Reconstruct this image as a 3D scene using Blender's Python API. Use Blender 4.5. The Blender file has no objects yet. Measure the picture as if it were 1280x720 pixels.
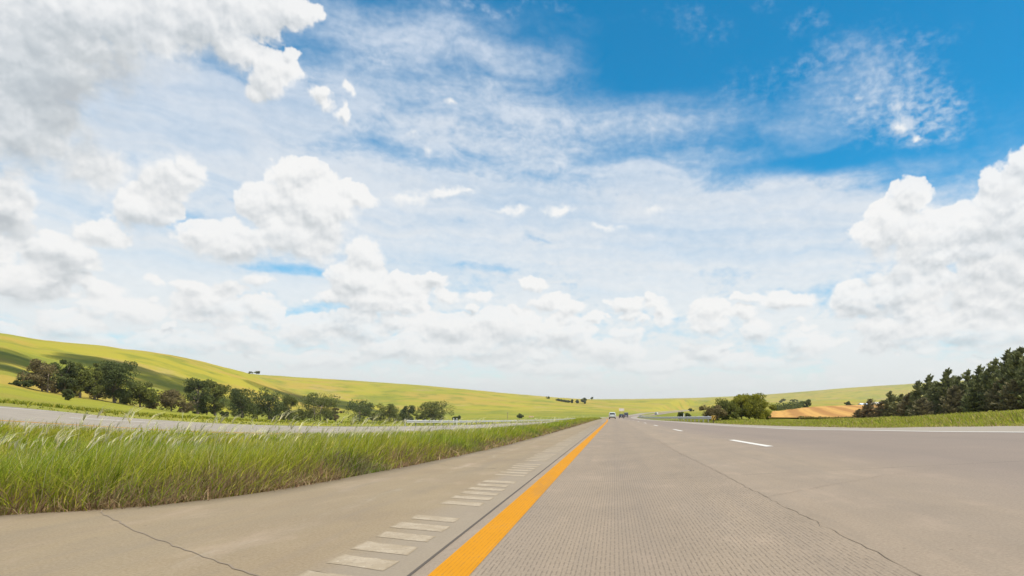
import bpy, bmesh, math, random
import numpy as np
from math import radians, sin, cos, tan, atan2, pi, sqrt
from mathutils import Vector, Matrix

scene = bpy.context.scene
COL = scene.collection

# ------------------------------------------------------------------ camera
CAM_H = 0.78
cam = bpy.data.cameras.new('camera')
cam.sensor_width = 36.0
cam.lens = 22.5
cam.shift_x = -0.1          # a wide lens held level, framed a little left of and well above the road's far end
cam.shift_y = 0.1234
cam.clip_start = 0.05
cam.clip_end = 20000
cam_ob = bpy.data.objects.new('camera', cam)
cam_ob.location = (0, 0, CAM_H)
cam_ob.rotation_euler = (radians(90), 0, 0)
COL.objects.link(cam_ob)
scene.camera = cam_ob

# ------------------------------------------------------------------ exposure and sun
vs = scene.view_settings
vs.view_transform = 'Standard'
vs.look = 'None'
vs.gamma = 1
vs.use_curve_mapping = False
vs.exposure = 0.55

SUN_AZ, SUN_EL = 118.0, 60.0       # degrees clockwise from straight ahead, and above the horizon
sun = bpy.data.lights.new('sun', 'SUN')
sun.energy = 4.2
sun.angle = radians(0.53)
sun.color = (1.0, 0.94, 0.83)
sun_ob = bpy.data.objects.new('sun', sun)
sd = Vector((sin(radians(SUN_AZ)) * cos(radians(SUN_EL)), cos(radians(SUN_AZ)) * cos(radians(SUN_EL)), sin(radians(SUN_EL))))
sun_ob.rotation_euler = sd.to_track_quat('Z', 'Y').to_euler()
sun_ob.location = sd * 300
COL.objects.link(sun_ob)


# ------------------------------------------------------------------ node helper
class NG:
    """Builds a node tree with short calls; every method returns an output socket."""
    def __init__(s, nt):
        s.nt = nt
        nt.nodes.clear()

    def node(s, kind, **kw):
        n = s.nt.nodes.new(kind)
        for k, v in kw.items():
            setattr(n, k, v)
        return n

    def put(s, sock, v):
        if v is None:
            return
        if isinstance(v, bpy.types.NodeSocket):
            s.nt.links.new(v, sock)
        else:
            if hasattr(sock.default_value, '__len__') and not hasattr(v, '__len__'):
                v = [v] * len(sock.default_value)
            elif hasattr(v, '__len__') and len(sock.default_value) == 4 and len(v) == 3:
                v = (*v, 1)
            sock.default_value = v

    def m(s, op, a, b=None, c=None, clamp=False):
        n = s.node('ShaderNodeMath', operation=op, use_clamp=clamp)
        for i, v in enumerate((a, b, c)):
            s.put(n.inputs[i], v)
        return n.outputs[0]

    def v(s, op, a, b=None, c=None, scale=None, out=0):
        n = s.node('ShaderNodeVectorMath', operation=op)
        for i, x in enumerate((a, b, c)):
            s.put(n.inputs[i], x)
        if scale is not None:
            s.put(n.inputs['Scale'], scale)
        return n.outputs[out]

    def xyz(s, v):
        n = s.node('ShaderNodeSeparateXYZ')
        s.put(n.inputs[0], v)
        return n.outputs

    def comb(s, x, y, z):
        n = s.node('ShaderNodeCombineXYZ')
        for i, t in enumerate((x, y, z)):
            s.put(n.inputs[i], t)
        return n.outputs[0]

    def noise(s, vec, scale, detail=4, rough=0.5, kind='FBM', out=0, lac=2.0, dist=0.0, dim='3D'):
        n = s.node('ShaderNodeTexNoise', noise_dimensions=dim, noise_type=kind)
        s.put(n.inputs['Vector'], vec)
        n.inputs['Scale'].default_value = scale
        n.inputs['Detail'].default_value = detail
        n.inputs['Roughness'].default_value = rough
        n.inputs['Lacunarity'].default_value = lac
        n.inputs['Distortion'].default_value = dist
        return n.outputs[out]

    def voro(s, vec, scale, detail=0, rough=0.5, feature='F1', out='Distance', rand=1.0, dim='3D'):
        n = s.node('ShaderNodeTexVoronoi', feature=feature, voronoi_dimensions=dim)
        s.put(n.inputs['Vector'], vec)
        n.inputs['Scale'].default_value = scale
        if 'Detail' in n.inputs:
            n.inputs['Detail'].default_value = detail
            n.inputs['Roughness'].default_value = rough
        n.inputs['Randomness'].default_value = rand
        return n.outputs[out]

    def step(s, x, lo, hi, a=0.0, b=1.0, kind='SMOOTHSTEP'):
        n = s.node('ShaderNodeMapRange', interpolation_type=kind)
        for i, t in enumerate((x, lo, hi, a, b)):
            s.put(n.inputs[i], t)
        return n.outputs[0]

    def mix(s, f, a, b, blend='MIX'):
        n = s.node('ShaderNodeMix', data_type='RGBA', blend_type=blend)
        s.put(n.inputs[0], f)
        s.put(n.inputs[6], a)
        s.put(n.inputs[7], b)
        return n.outputs[2]

    def ramp(s, x, stops):
        n = s.node('ShaderNodeValToRGB')
        el = n.color_ramp.elements
        while len(el) < len(stops):
            el.new(0.5)
        for e, (p, c) in zip(el, stops):
            e.position = p
            e.color = (*c, 1) if len(c) == 3 else c
        s.put(n.inputs[0], x)
        return n.outputs[0]



# ------------------------------------------------------------------ sky: clear air, veil of high cloud, cumulus
# (azimuth right of straight ahead, elevation, half width, half height in degrees, weight)
SOFT = [ (21.1,24.8,2.74,2.43,1.3), (24.4,22.6,3.27,3.01,0.8), (-34.9,22.7,6.26,5.96,1.2), (-32.9,20.1,6.06,3.39,1.0), (-14.5,25.1,2.69,1.88,1.0), (-16.6,22.3,3.29,2.54,1.0), (-2.0,17.3,12.88,2.73,0.7), (22.5,23.6,5.5,3.03,0.5), (-17.2,18.2,5.88,1.95,0.6), (-23.8,24.0,3.0,2.39,0.5), (-37.7,18.5,6.28,3.76,1), (-33.9,22.4,4.44,3.85,1), (-41.5,16.6,4.02,3.08,0.8), (16.2,8.1,6.61,4.09,0.5), (-23.5,14.6,4.82,3.81,0.4), (-30.3,11.5,6.4,2.42,0.6) ]
CUMULUS = [ (-42.3,23.4,8.23,6.56,0.9), (-36.8,25.6,6.43,4.92,0.8), (-42.3,18.1,5.09,4.03,0.9), (-30.1,28.7,4.29,2.17,1.0), (-27.0,29.6,2.73,1.55,1.0), (-27.9,25.2,2.57,2.06,1.0), (-30.9,26.1,2.74,2.21,0.8), (-32.9,27.1,3.53,2.41,0.8), (-29.4,23.5,1.41,1.03,0.6), (-26.7,26.8,1.26,0.8,0.6), (-24.7,24.1,0.95,0.83,0.8), (-23.4,23.4,0.9,0.78,0.8), (-22.6,24.8,0.85,0.6,0.4), (-39.4,16.8,2.99,2.65,1.0), (-43.5,13.4,1.96,2.63,1.0), (-44.6,11.0,2.18,2.25,1.0), (-34.7,16.9,2.52,1.8,1.0), (-33.5,17.8,1.39,1.25,1.0), (-36.1,14.6,2.9,2.02,1.0), (-38.6,12.5,2.28,1.42,1.0), (-41.1,10.3,2.52,2.23,1.0), (-42.7,8.3,2.71,1.56,1.0), (-28.8,15.9,2.53,2.53,1.0), (-24.7,16.4,3.66,2.87,1.0), (-31.1,12.8,3.94,2.03,1.0), (-25.9,13.9,4.93,2.38,1.0), (-22.1,17.5,1.97,1.27,1.0), (-26.3,18.7,2.53,1.58,1.0), (-17.5,18.1,4.04,1.04,0.55), (-14.6,18.5,2.95,0.92,0.45), (-21.4,13.0,1.8,1.88,1.0), (-21.9,11.0,2.71,1.96,1.0), (-18.5,10.5,3.35,1.47,1.0), (-15.8,11.4,1.19,1.01,1.0), (-20.4,9.3,5.03,1.06,1.0), (-7.3,11.4,1.62,0.91,1.0), (-37.0,7.4,2.1,1.36,1.0), (-32.3,8.0,3.38,1.92,1.0), (-28.7,8.1,1.87,1.37,1.0), (-25.2,6.8,3.05,1.67,1.0), (-29.9,5.8,2.26,1.36,1.0), (-14.6,7.6,4.16,1.79,1.0), (-9.6,7.4,5.15,2.52,1.0), (-4.6,7.2,3.7,1.98,1.0), (-11.9,5.5,6.17,1.26,1.0), (-0.6,5.6,4.3,1.57,1.0), (-21.7,7.2,3.09,1.72,1.0), (-18.5,5.3,4.51,1.35,1.0), (-40.3,5.9,2.5,1.3,1.0), (-34.4,5.2,3.9,1.18,1.0), (8.5,8.9,2.52,1.96,1.0), (12.5,7.2,1.78,1.53,1.0), (15.2,9.7,2.8,1.09,1.0), (7.8,5.4,2.39,1.13,1.0), (16.5,5.9,3.03,1.78,1.0), (11.4,4.4,4.82,0.98,1.0), (3.7,4.0,4.99,0.86,1.0), (-4.9,4.0,6.4,0.85,1.0), (-24.7,4.4,5.32,0.91,1.0), (24.5,17.1,2.02,1.62,1.0), (23.0,14.7,3.03,2.68,1.0), (26.1,13.8,3.7,3.0,1.0), (20.6,9.4,2.51,1.98,1.0), (24.9,10.0,4.36,2.81,1.0), (29.6,13.9,4.01,3.26,1.0), (31.7,16.5,2.59,2.92,1.0), (33.2,18.1,2.1,1.94,1.0), (30.8,10.1,4.44,3.27,1.0), (24.3,6.9,5.35,2.2,1.0), (30.3,6.3,4.81,2.21,1.0), (34.6,13.8,4.37,5.15,1.0), (35.6,8.0,5.69,3.46,1.0), (-14.5,25.1,1.01,0.57,0.6), (-16.4,21.6,0.72,0.89,0.5), (-17.4,22.8,0.72,0.5,0.35), (24.4,22.3,1.31,1.09,0.7), (24.1,23.4,0.9,0.72,0.5), (25.5,21.5,0.93,0.54,0.4), (21.1,24.8,0.81,0.61,0.35), (-5.2,17.7,2.84,0.95,0.45), (-0.6,16.3,3.44,0.69,0.4), (-9.1,17.3,3.07,0.81,0.4), (3.7,17.7,3.14,0.75,0.3) ]
GREY = [ (-40.3,22.0,6.25,5.57,0.77), (-37.7,20.0,5.38,3.73,0.77), (-42.3,17.6,4.31,3.03,0.59), (-33.9,25.4,6.41,4.83,0.42), (-43.8,11.7,2.24,1.72,0.94), (-40.9,9.8,2.45,2.13,0.47), (-43.1,14.2,1.53,1.32,0.34), (-35.6,13.7,2.37,0.68,0.38), (-28.7,11.9,3.86,0.74,0.3), (-19.2,9.3,3.83,0.6,0.3), (-10.5,5.5,4.85,0.98,0.34), (-14.6,6.4,2.68,0.69,0.26), (8.0,5.1,2.53,0.85,0.59), (25.5,13.8,2.33,1.38,0.21), (30.5,11.4,2.66,1.57,0.34), (21.3,8.2,3.73,0.66,0.3), (28.4,7.4,4.44,0.62,0.3), (32.6,10.6,2.03,1.42,0.42), (-5.6,15.2,0.07,0.07,0.0), (-31.9,6.4,3.1,0.54,0.3), (-38.1,5.8,2.22,0.45,0.3), (12.1,5.4,2.74,0.7,0.3), (-3.4,5.6,3.57,0.71,0.26), (-24.7,5.2,2.96,0.52,0.26) ]
VEIL = [ (-30.3,23.8,9.07,5.09,0.55), (-19.8,27.3,17.75,7.79,0.36), (-10.5,21.3,29.08,5.25,0.22), (12.8,18.1,17.7,4.65,0.25), (-9.1,30.0,16.76,6.12,0.24), (-34.9,21.7,8.19,6.0,0.8), (-28.7,19.8,11.02,2.96,0.45), (-26.5,23.5,8.61,3.53,0.25), (-9.1,24.1,20.95,4.0,0.55), (-23.5,17.7,15.66,3.75,0.55), (-0.6,17.7,30.08,4.23,0.75), (-35.4,18.5,10.48,3.88,0.6), (12.8,15.5,19.07,4.04,0.55), (21.3,24.9,9.32,4.54,0.42), (-14.6,29.0,16.1,3.64,0.28), (6.6,24.6,11.31,3.88,0.3), (-39.9,11.8,12.66,6.46,0.6), (22.5,27.9,7.94,2.34,0.2), (-9.1,13.1,48.88,4.13,0.45) ]
GAPS = [ (-26.7,10.8,4.28,0.69,0.5), (-23.5,22.9,4.22,2.06,0.2), (-31.9,21.2,4.13,1.36,0.3), (-9.1,12.4,7.68,0.83,0.25), (8.0,12.1,6.32,0.83,0.25), (14.8,20.1,13.38,1.69,0.35), (21.3,19.4,7.46,2.52,0.25), (-33.9,14.4,1.48,0.81,0.3), (-28.7,6.8,1.32,0.31,0.25), (9.4,29.5,16.73,3.69,0.2) ]
FLAKES = [ (-11.9,32.0,6.17,0.83,0.6), (-19.8,27.5,2.54,1.2,0.5), (-5.6,32.2,4.26,0.72,0.5), (16.8,30.5,2.62,1.18,0.6), (13.5,31.9,2.71,0.83,0.6), (26.7,28.1,4.0,1.35,0.5), (23.7,23.9,7.8,4.79,0.9), (13.5,26.4,8.13,3.74,0.45), (20.1,28.3,6.95,2.67,0.5), (8.0,30.6,4.21,2.44,0.5), (-4.9,23.7,9.95,2.29,0.55), (-14.6,31.1,8.72,1.78,0.4), (-21.7,27.5,3.71,3.54,0.5), (3.7,32.1,5.71,1.51,0.3), (27.2,22.2,4.53,2.95,0.5) ]



def perlin(x, y, seed=0):
    xi, yi = np.floor(x).astype(np.int32), np.floor(y).astype(np.int32)
    fx, fy = (x - xi).astype(np.float32), (y - yi).astype(np.float32)
    r = np.random.RandomState(seed)
    perm = r.permutation(256).astype(np.int32)
    ga = r.rand(256).astype(np.float32) * 2 * pi
    gx, gy = np.cos(ga), np.sin(ga)
    u, v = fx * fx * fx * (fx * (fx * 6 - 15) + 10), fy * fy * fy * (fy * (fy * 6 - 15) + 10)
    def gr(i, j):
        h = perm[(perm[(xi + i) & 255] + yi + j) & 255]
        return gx[h] * (fx - i) + gy[h] * (fy - j)
    a = gr(0, 0); a += u * (gr(1, 0) - a)
    b = gr(0, 1); b += u * (gr(1, 1) - b)
    return a + v * (b - a)


def fbm(x, y, octaves, rough=0.5, seed=0):
    t, amp, tot = 0.0, 1.0, 0.0
    for o in range(octaves):
        t = t + amp * perlin(x * 2 ** o + 17.3 * o, y * 2 ** o - 9.1 * o, seed + o)
        tot += amp
        amp *= rough
    return t / tot * 1.6            # about -1 .. 1


def worley(x, y, seed=0):
    r = np.random.RandomState(seed)
    perm = r.permutation(256).astype(np.int32)
    px, py = r.rand(256).astype(np.float32), r.rand(256).astype(np.float32)
    xi, yi = np.floor(x).astype(np.int32), np.floor(y).astype(np.int32)
    fx, fy = (x - xi).astype(np.float32), (y - yi).astype(np.float32)
    best = np.full(x.shape, 9.0, np.float32)
    for i in (-1, 0, 1):
        for j in (-1, 0, 1):
            h = perm[(perm[(xi + i) & 255] + yi + j) & 255]
            dx, dy = fx - i - px[h], fy - j - py[h]
            best = np.minimum(best, dx * dx + dy * dy)
    return np.sqrt(best)


def puffs(x, y, octaves, seed=0, rough=0.5):
    t, amp, tot = 0.0, 1.0, 0.0
    for o in range(octaves):
        t = t + amp * (1.0 - worley(x * 2 ** o + 5.2 * o, y * 2 ** o + 3.1 * o, seed + o))
        tot += amp
        amp *= rough
    return t / tot


def smooth(x, lo, hi):
    t = np.clip((x - lo) / (hi - lo), 0, 1)
    return t * t * (3 - 2 * t)


def lin(c):
    """display colour 0..255 -> the radiance that shows as that colour at this exposure"""
    c = np.asarray(c, np.float32) / 255
    return np.where(c <= 0.04045, c / 12.92, ((c + 0.055) / 1.055) ** 2.4) / 2 ** vs.exposure


AZ0, AZ1, EL0, EL1, STEP = -64.0, 52.0, -2.0, 48.0, 0.055


def cloud_map():
    """Radiance and cover of the clouds over the part of the sky ahead, by azimuth and elevation."""
    W, H = int((AZ1 - AZ0) / STEP), int((EL1 - EL0) / STEP)
    A, E = np.meshgrid(np.linspace(AZ0, AZ1, W, dtype=np.float32), np.linspace(EL0, EL1, H, dtype=np.float32))
    # cells get smaller towards the horizon, where the clouds are farther away
    k = 1.0 + 1.2 * np.exp(-np.maximum(E, 0) / 7.0)
    NA, NE = A, E * 1.0 + 6.0 * (1 - np.exp(-np.maximum(E, 0) / 6.0))
    wx, wy = fbm(NA / 4.2, NE / 4.2, 2, seed=1), fbm(NA / 4.2, NE / 4.2, 2, seed=11)
    vx, vy = fbm(NA / 1.15, NE / 1.15, 5, 0.6, seed=21), fbm(NA / 1.15, NE / 1.15, 5, 0.6, seed=31)
    PA, PE = A + 1.1 * wx / k + 0.62 * vx / k, E + 0.8 * wy / k + 0.52 * vy / k

    def blobs(lst, a, e, mode):
        t = np.zeros_like(A)
        if mode == 'max':
            ws, wt_ = np.zeros_like(A), np.zeros_like(A)
        for ca, ce, rx, ry, wt in lst:
            i0, i1 = int((ce - 1.0 * ry - 4 - EL0) / STEP), int((ce + ry + 4 - EL0) / STEP)
            j0, j1 = int((ca - rx - 4 - AZ0) / STEP), int((ca + rx + 4 - AZ0) / STEP)
            sl = np.s_[max(i0, 0):max(i1, 0), max(j0, 0):max(j1, 0)]
            if mode == 'max':
                q = 1 - np.hypot((a[sl] - ca) / rx, (e[sl] - ce) / ry)
                t[sl] = np.maximum(t[sl], q * wt)
                q = np.clip(q + 0.15, 0, 1)
                ws[sl] += q * (e[sl] - ce) / ry
                wt_[sl] += q
            else:
                q = np.clip(1 - np.hypot((a[sl] - ca) / rx, (e[sl] - ce) / ry) ** 1.5, 0, 1)
                t[sl] += wt * q * q * (3 - 2 * q)
        if mode == 'max':
            return t, ws / (wt_ + 0.04)
        return t

    r = np.random.RandomState(5)
    small = []
    for n in range(260):
        e = r.uniform(2.2, 10.5)
        w = r.uniform(0.5, 2.0) * (0.55 + 0.06 * e)
        small.append((r.uniform(AZ0, AZ1), e, w, w * r.uniform(0.3, 0.55), r.uniform(0.45, 0.8)))
    D, up = blobs(CUMULUS + small, PA, PE, 'max')
    # cauliflower
    pf = puffs(NA / 1.9 + 0.25 * vx, NE / 1.7 + 0.25 * vy, 4, 41, 0.58)
    fb = fbm(NA / 1.6, NE / 1.4, 6, 0.58, seed=51)
    pl = puffs(NA / 4.0 + 0.3 * vx, NE / 3.2 + 0.3 * vy, 3, 44, 0.5)
    cau = (pf - 0.55) * 0.9 + fb * 0.22
    dens = np.clip(D, 0, 1) * 1.5 + cau * (0.25 + 0.55 * smooth(D, 0.02, 0.4)) - 0.13
    dens = np.where(D > 0, dens, 0)
    thick = np.clip(dens, 0, None)
    soft = 0.085 + 0.6 * blobs(SOFT, PA, PE, 'add') + 0.55 * smooth(-up, -0.15, 0.8) + 0.26 * smooth(fbm(NA / 3.0, NE / 3.0, 3, seed=101), -0.35, 0.55)
    alpha = smooth(thick, 0.0, soft)
    alpha *= 1 - 0.7 * smooth(-fb, 0.0, 0.8) * (1 - smooth(thick, 0.05, 0.5))
    alpha *= 0.25 + 0.75 * smooth(up, -0.95, -0.35)
    # light comes from above and to the right: thickness met on the way dims it
    acc = np.zeros_like(A)
    wsum = 0.0
    for n in range(1, 11):
        si, sj = int(round(0.24 * n * n ** 0.35 / STEP * 0.90)), int(round(0.24 * n * n ** 0.35 / STEP * 0.42))
        sh = np.zeros_like(A)
        sh[:H - si, :W - sj] = np.clip(thick, 0, 0.8)[si:, sj:]
        acc += sh * 0.9 ** n
        wsum += 0.9 ** n
    acc /= wsum
    def towards_light(f, deg):
        d = int(deg / STEP)
        g = np.zeros_like(f)
        g[:-d, :-d] = f[:-d, :-d] - f[d:, d // 2:-d + d // 2]
        return g
    relief = 0.26 * towards_light(pf, 0.5) + 0.62 * towards_light(pl, 0.9) + 0.5 * towards_light(np.clip(dens, 0, 1.2), 0.4) + 0.10 * towards_light(fb, 0.25)
    G = blobs(GREY, PA, PE, 'add')
    lit = 0.22 + 0.14 * np.clip(up, -1, 1) + 0.70 * np.exp(-1.2 * acc) + 1.25 * np.clip(relief, -0.45, 0.45) + 0.10 * fbm(NA / 5, NE / 3, 3, seed=111)
    lit = lit - 0.62 * G * (0.8 + 0.5 * fb + 0.35 * (pf - 0.5))
    stops = np.array([-0.25, 0.10, 0.38, 0.62, 0.88])
    cols = np.array([(190, 195, 199), (208, 212, 214), (226, 228, 229), (241, 241, 240), (251, 250, 248)], np.float32)
    C = np.stack([np.interp(lit, stops, cols[:, i]) for i in range(3)], -1)

    # veil of high, streaky cloud
    VA, VE = A + 4.5 * fbm(A / 16, E / 7, 2, seed=61), E + 2.2 * fbm(A / 16, E / 7, 2, seed=71)
    V = blobs(VEIL, VA, VE, 'add') + 0.98 * smooth(E, 28, 6)
    V -= blobs(GAPS, VA, VE, 'add')
    st = fbm(A / 9.0 + 0.6 * wx, E / 2.2 + 0.4 * wy, 6, 0.6, seed=81)
    st2 = fbm(A / 14.0 + 0.35 * wx + E * 0.05, E / 1.7 + 0.4 * wy + A * 0.02, 6, 0.62, seed=131) + 0.5 * fbm(A / 22.0 + E * 0.05, E / 4.5, 3, seed=141)
    speck = fbm(NA / 0.9 + 0.3 * vx, NE / 0.55 + 0.3 * vy, 5, 0.62, seed=91)
    va = V * (0.98 + 0.50 * st + 0.16 * speck) + 0.12 * st + 0.03 * speck
    va = np.clip(smooth(va, 0.08, 1.15), 0, 0.94)
    va *= np.clip(0.89 + 0.30 * st2 + 0.08 * speck, 0.4, 1.0) * (1 - smooth(E, 15, 7)) + smooth(E, 15, 7)
    # small broken flakes high up
    fl = blobs(FLAKES, A + 1.6 * wx, E + 1.2 * wy, 'add')
    flk = smooth(fl * (0.55 + 0.9 * speck + 0.35 * fb), 0.10, 1.3) * 0.62
    va = 1 - (1 - va) * (1 - flk)
    vc = np.array([(236, 238, 237), (242, 243, 242), (223, 230, 238), (200, 214, 233)], np.float32)
    vt = np.array([0.0, 8.0, 20.0, 34.0])
    VC = np.stack([np.interp(E, vt, vc[:, i]) for i in range(3)], -1)
    VC += (speck * 5 + st * 4)[..., None] * smooth(E, 2, 10)[..., None]

    # pale air over the horizon swallows both
    hz = smooth(E, 6.0, -0.5) * 0.85
    HC = np.array((233, 235, 233), np.float32)
    alpha *= smooth(E, 0.8, 9.5) * 0.66 + 0.26
    al, vv, hh = alpha[..., None], va[..., None], hz[..., None]
    # radiance premultiplied by cover, in order: veil, cumulus, air
    Cl, Vl, Hl = lin(C), lin(np.clip(VC, 0, 252)), lin(HC)
    rgb = Vl * vv
    cov = va
    rgb = rgb * (1 - al) + Cl * al
    cov = cov * (1 - alpha) + alpha
    rgb = rgb * (1 - hh) + Hl * hh
    cov = cov * (1 - hz) + hz
    out = np.empty((H, W, 4), np.float32)
    out[..., :3] = rgb
    out[..., 3] = cov
    return out


def build_world():
    data = cloud_map()
    h, w_ = data.shape[:2]
    img = bpy.data.images.new('cloud_field', w_, h, alpha=True, float_buffer=True, is_data=True)
    img.alpha_mode = 'CHANNEL_PACKED'
    img.pixels.foreach_set(data.ravel())
    img.pack()

    w = bpy.data.worlds.new('World')
    scene.world = w
    w.use_nodes = True
    w.cycles.sampling_method = 'MANUAL'
    w.cycles.sample_map_resolution = 1024
    g = NG(w.node_tree)
    out = g.node('ShaderNodeOutputWorld')
    sky = g.node('ShaderNodeTexSky', sky_type='NISHITA', sun_disc=False)
    sky.sun_elevation = radians(SUN_EL)
    sky.sun_rotation = radians(SUN_AZ)
    sky.air_density, sky.dust_density, sky.ozone_density = 1.0, 0.2, 3.0
    hs = g.node('ShaderNodeHueSaturation')
    hs.inputs['Hue'].default_value = 0.482
    hs.inputs['Saturation'].default_value = 2.0
    g.put(hs.inputs['Color'], sky.outputs[0])
    bg_sky = g.node('ShaderNodeBackground')
    g.put(bg_sky.inputs[0], hs.outputs[0])
    bg_sky.inputs[1].default_value = 0.106

    d = g.node('ShaderNodeTexCoord').outputs['Generated']
    x, y, z = g.xyz(d)
    az = g.m('MULTIPLY', g.m('ARCTAN2', x, y), 180 / pi)
    el = g.m('MULTIPLY', g.m('ARCSINE', z), 180 / pi)
    u = g.m('MULTIPLY_ADD', az, 1 / (AZ1 - AZ0), -AZ0 / (AZ1 - AZ0))
    v = g.m('MULTIPLY_ADD', el, 1 / (EL1 - EL0), -EL0 / (EL1 - EL0))
    tex = g.node('ShaderNodeTexImage', interpolation='Cubic', extension='EXTEND')
    tex.image = img
    g.put(tex.inputs[0], g.comb(u, v, 0.0))
    # beyond the charted part the same weather goes on: broken white cloud over pale air
    inside = g.m('MULTIPLY', g.m('MULTIPLY', g.step(u, 0.0, 0.06), g.step(u, 1.0, 0.94)), g.step(v, 1.0, 0.88))
    n1 = g.noise(d, 2.6, 6, 0.55)
    n2 = g.noise(d, 9.0, 5, 0.6)
    cv = g.m('ADD', g.step(g.m('MULTIPLY_ADD', n2, 0.25, n1), 0.56, 0.74, 0.12, 0.95), g.step(el, 30, 4, 0.0, 0.8))
    cv = g.m('MINIMUM', cv, 0.96)
    ccol = g.mix(n2, (0.50, 0.53, 0.55), (0.66, 0.66, 0.65))
    ccol = g.mix(cv, (0, 0, 0), ccol)
    rgb = g.mix(inside, ccol, tex.outputs[0])
    cover = g.m('ADD', g.m('MULTIPLY', cv, g.m('SUBTRACT', 1.0, inside)), g.m('MULTIPLY', tex.outputs[1], inside))
    bg_cl = g.node('ShaderNodeBackground')
    g.put(bg_cl.inputs[0], rgb)
    none = g.node('ShaderNodeBackground')
    none.inputs[0].default_value = (0, 0, 0, 1)
    mx = g.node('ShaderNodeMixShader')
    g.put(mx.inputs[0], cover)
    g.put(mx.inputs[1], bg_sky.outputs[0])
    g.put(mx.inputs[2], none.outputs[0])
    ad = g.node('ShaderNodeAddShader')
    g.put(ad.inputs[0], mx.outputs[0])
    g.put(ad.inputs[1], bg_cl.outputs[0])
    g.put(out.inputs[0], ad.outputs[0])


build_world()


# ------------------------------------------------------------------ helpers: meshes, tags
def make_mesh(name, verts, faces, mats=(), smooth_shade=False, mat_idx=None):
    me = bpy.data.meshes.new(name)
    me.from_pydata([tuple(v) for v in verts], [], [tuple(f) for f in faces])
    for m in mats:
        me.materials.append(m)
    if mat_idx is not None:
        me.polygons.foreach_set('material_index', mat_idx)
    if smooth_shade:
        me.polygons.foreach_set('use_smooth', [True] * len(me.polygons))
    me.update()
    return me


def fast_mesh(name, verts, polys, mats=(), smooth_shade=False):
    """verts (n,3) array, polys (m,k) array of equal-sized faces"""
    me = bpy.data.meshes.new(name)
    verts = np.asarray(verts, np.float32)
    polys = np.asarray(polys, np.int32)
    me.vertices.add(len(verts))
    me.vertices.foreach_set('co', verts.ravel())
    me.loops.add(polys.size)
    me.loops.foreach_set('vertex_index', polys.ravel())
    me.polygons.add(len(polys))
    me.polygons.foreach_set('loop_start', np.arange(0, polys.size, polys.shape[1], dtype=np.int32))
    me.update(calc_edges=True)
    for m in mats:
        me.materials.append(m)
    if smooth_shade:
        me.polygons.foreach_set('use_smooth', np.ones(len(polys), bool))
    return me


def link(name, data, parent=None, kind=None, label=None, cat=None, group=None, loc=None):
    o = bpy.data.objects.new(name, data)
    COL.objects.link(o)
    if parent is not None:
        o.parent = parent
    if loc is not None:
        o.location = loc
    if kind:
        o['kind'] = kind
    if label:
        o['label'] = label
    if cat:
        o['category'] = cat
    if group:
        o['group'] = group
    return o


def material(name):
    m = bpy.data.materials.new(name)
    m.use_nodes = True
    g = NG(m.node_tree)
    out = g.node('ShaderNodeOutputMaterial')
    b = g.node('ShaderNodeBsdfPrincipled')
    g.put(out.inputs[0], b.outputs[0])
    return m, g, b, out


def plain(name, col, rough=0.6, metal=0.0, vary=0.0, scale=3.0):
    m, g, b, out = material(name)
    if vary:
        co = g.node('ShaderNodeTexCoord').outputs['Object']
        n = g.noise(co, scale, 4, 0.6)
        g.put(b.inputs['Base Color'], g.mix(n, tuple(c * (1 - vary) for c in col), tuple(min(1, c * (1 + vary)) for c in col)))
    else:
        b.inputs['Base Color'].default_value = (*col, 1)
    b.inputs['Roughness'].default_value = rough
    b.inputs['Metallic'].default_value = metal
    return m


def bump(g, b, h, strength=0.3, dist=0.01):
    n = g.node('ShaderNodeBump')
    n.inputs['Strength'].default_value = strength
    n.inputs['Distance'].default_value = dist
    g.put(n.inputs['Height'], h)
    g.put(b.inputs['Normal'], n.outputs[0])


# ------------------------------------------------------------------ lie of the land
def pchip(xk, yk, x):
    """monotone cubic through the knots, flat beyond them"""
    xk, yk, x = np.asarray(xk, float), np.asarray(yk, float), np.asarray(x, float)
    h, d = np.diff(xk), np.diff(yk) / np.diff(xk)
    m = np.zeros_like(yk)
    if len(xk) > 2:
        w1, w2 = 2 * h[1:] + h[:-1], h[1:] + 2 * h[:-1]
        ok = d[:-1] * d[1:] > 0
        with np.errstate(divide='ignore', invalid='ignore'):
            m[1:-1] = np.where(ok, (w1 + w2) / (w1 / d[:-1] + w2 / d[1:]), 0)
    xc = np.clip(x, xk[0], xk[-1])
    i = np.clip(np.searchsorted(xk, xc, side='right') - 1, 0, len(xk) - 2)
    t = (xc - xk[i]) / h[i]
    t2, t3 = t * t, t * t * t
    return (2 * t3 - 3 * t2 + 1) * yk[i] + (t3 - 2 * t2 + t) * h[i] * m[i] + (-2 * t3 + 3 * t2) * yk[i + 1] + (t3 - t2) * h[i] * m[i + 1]


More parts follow.
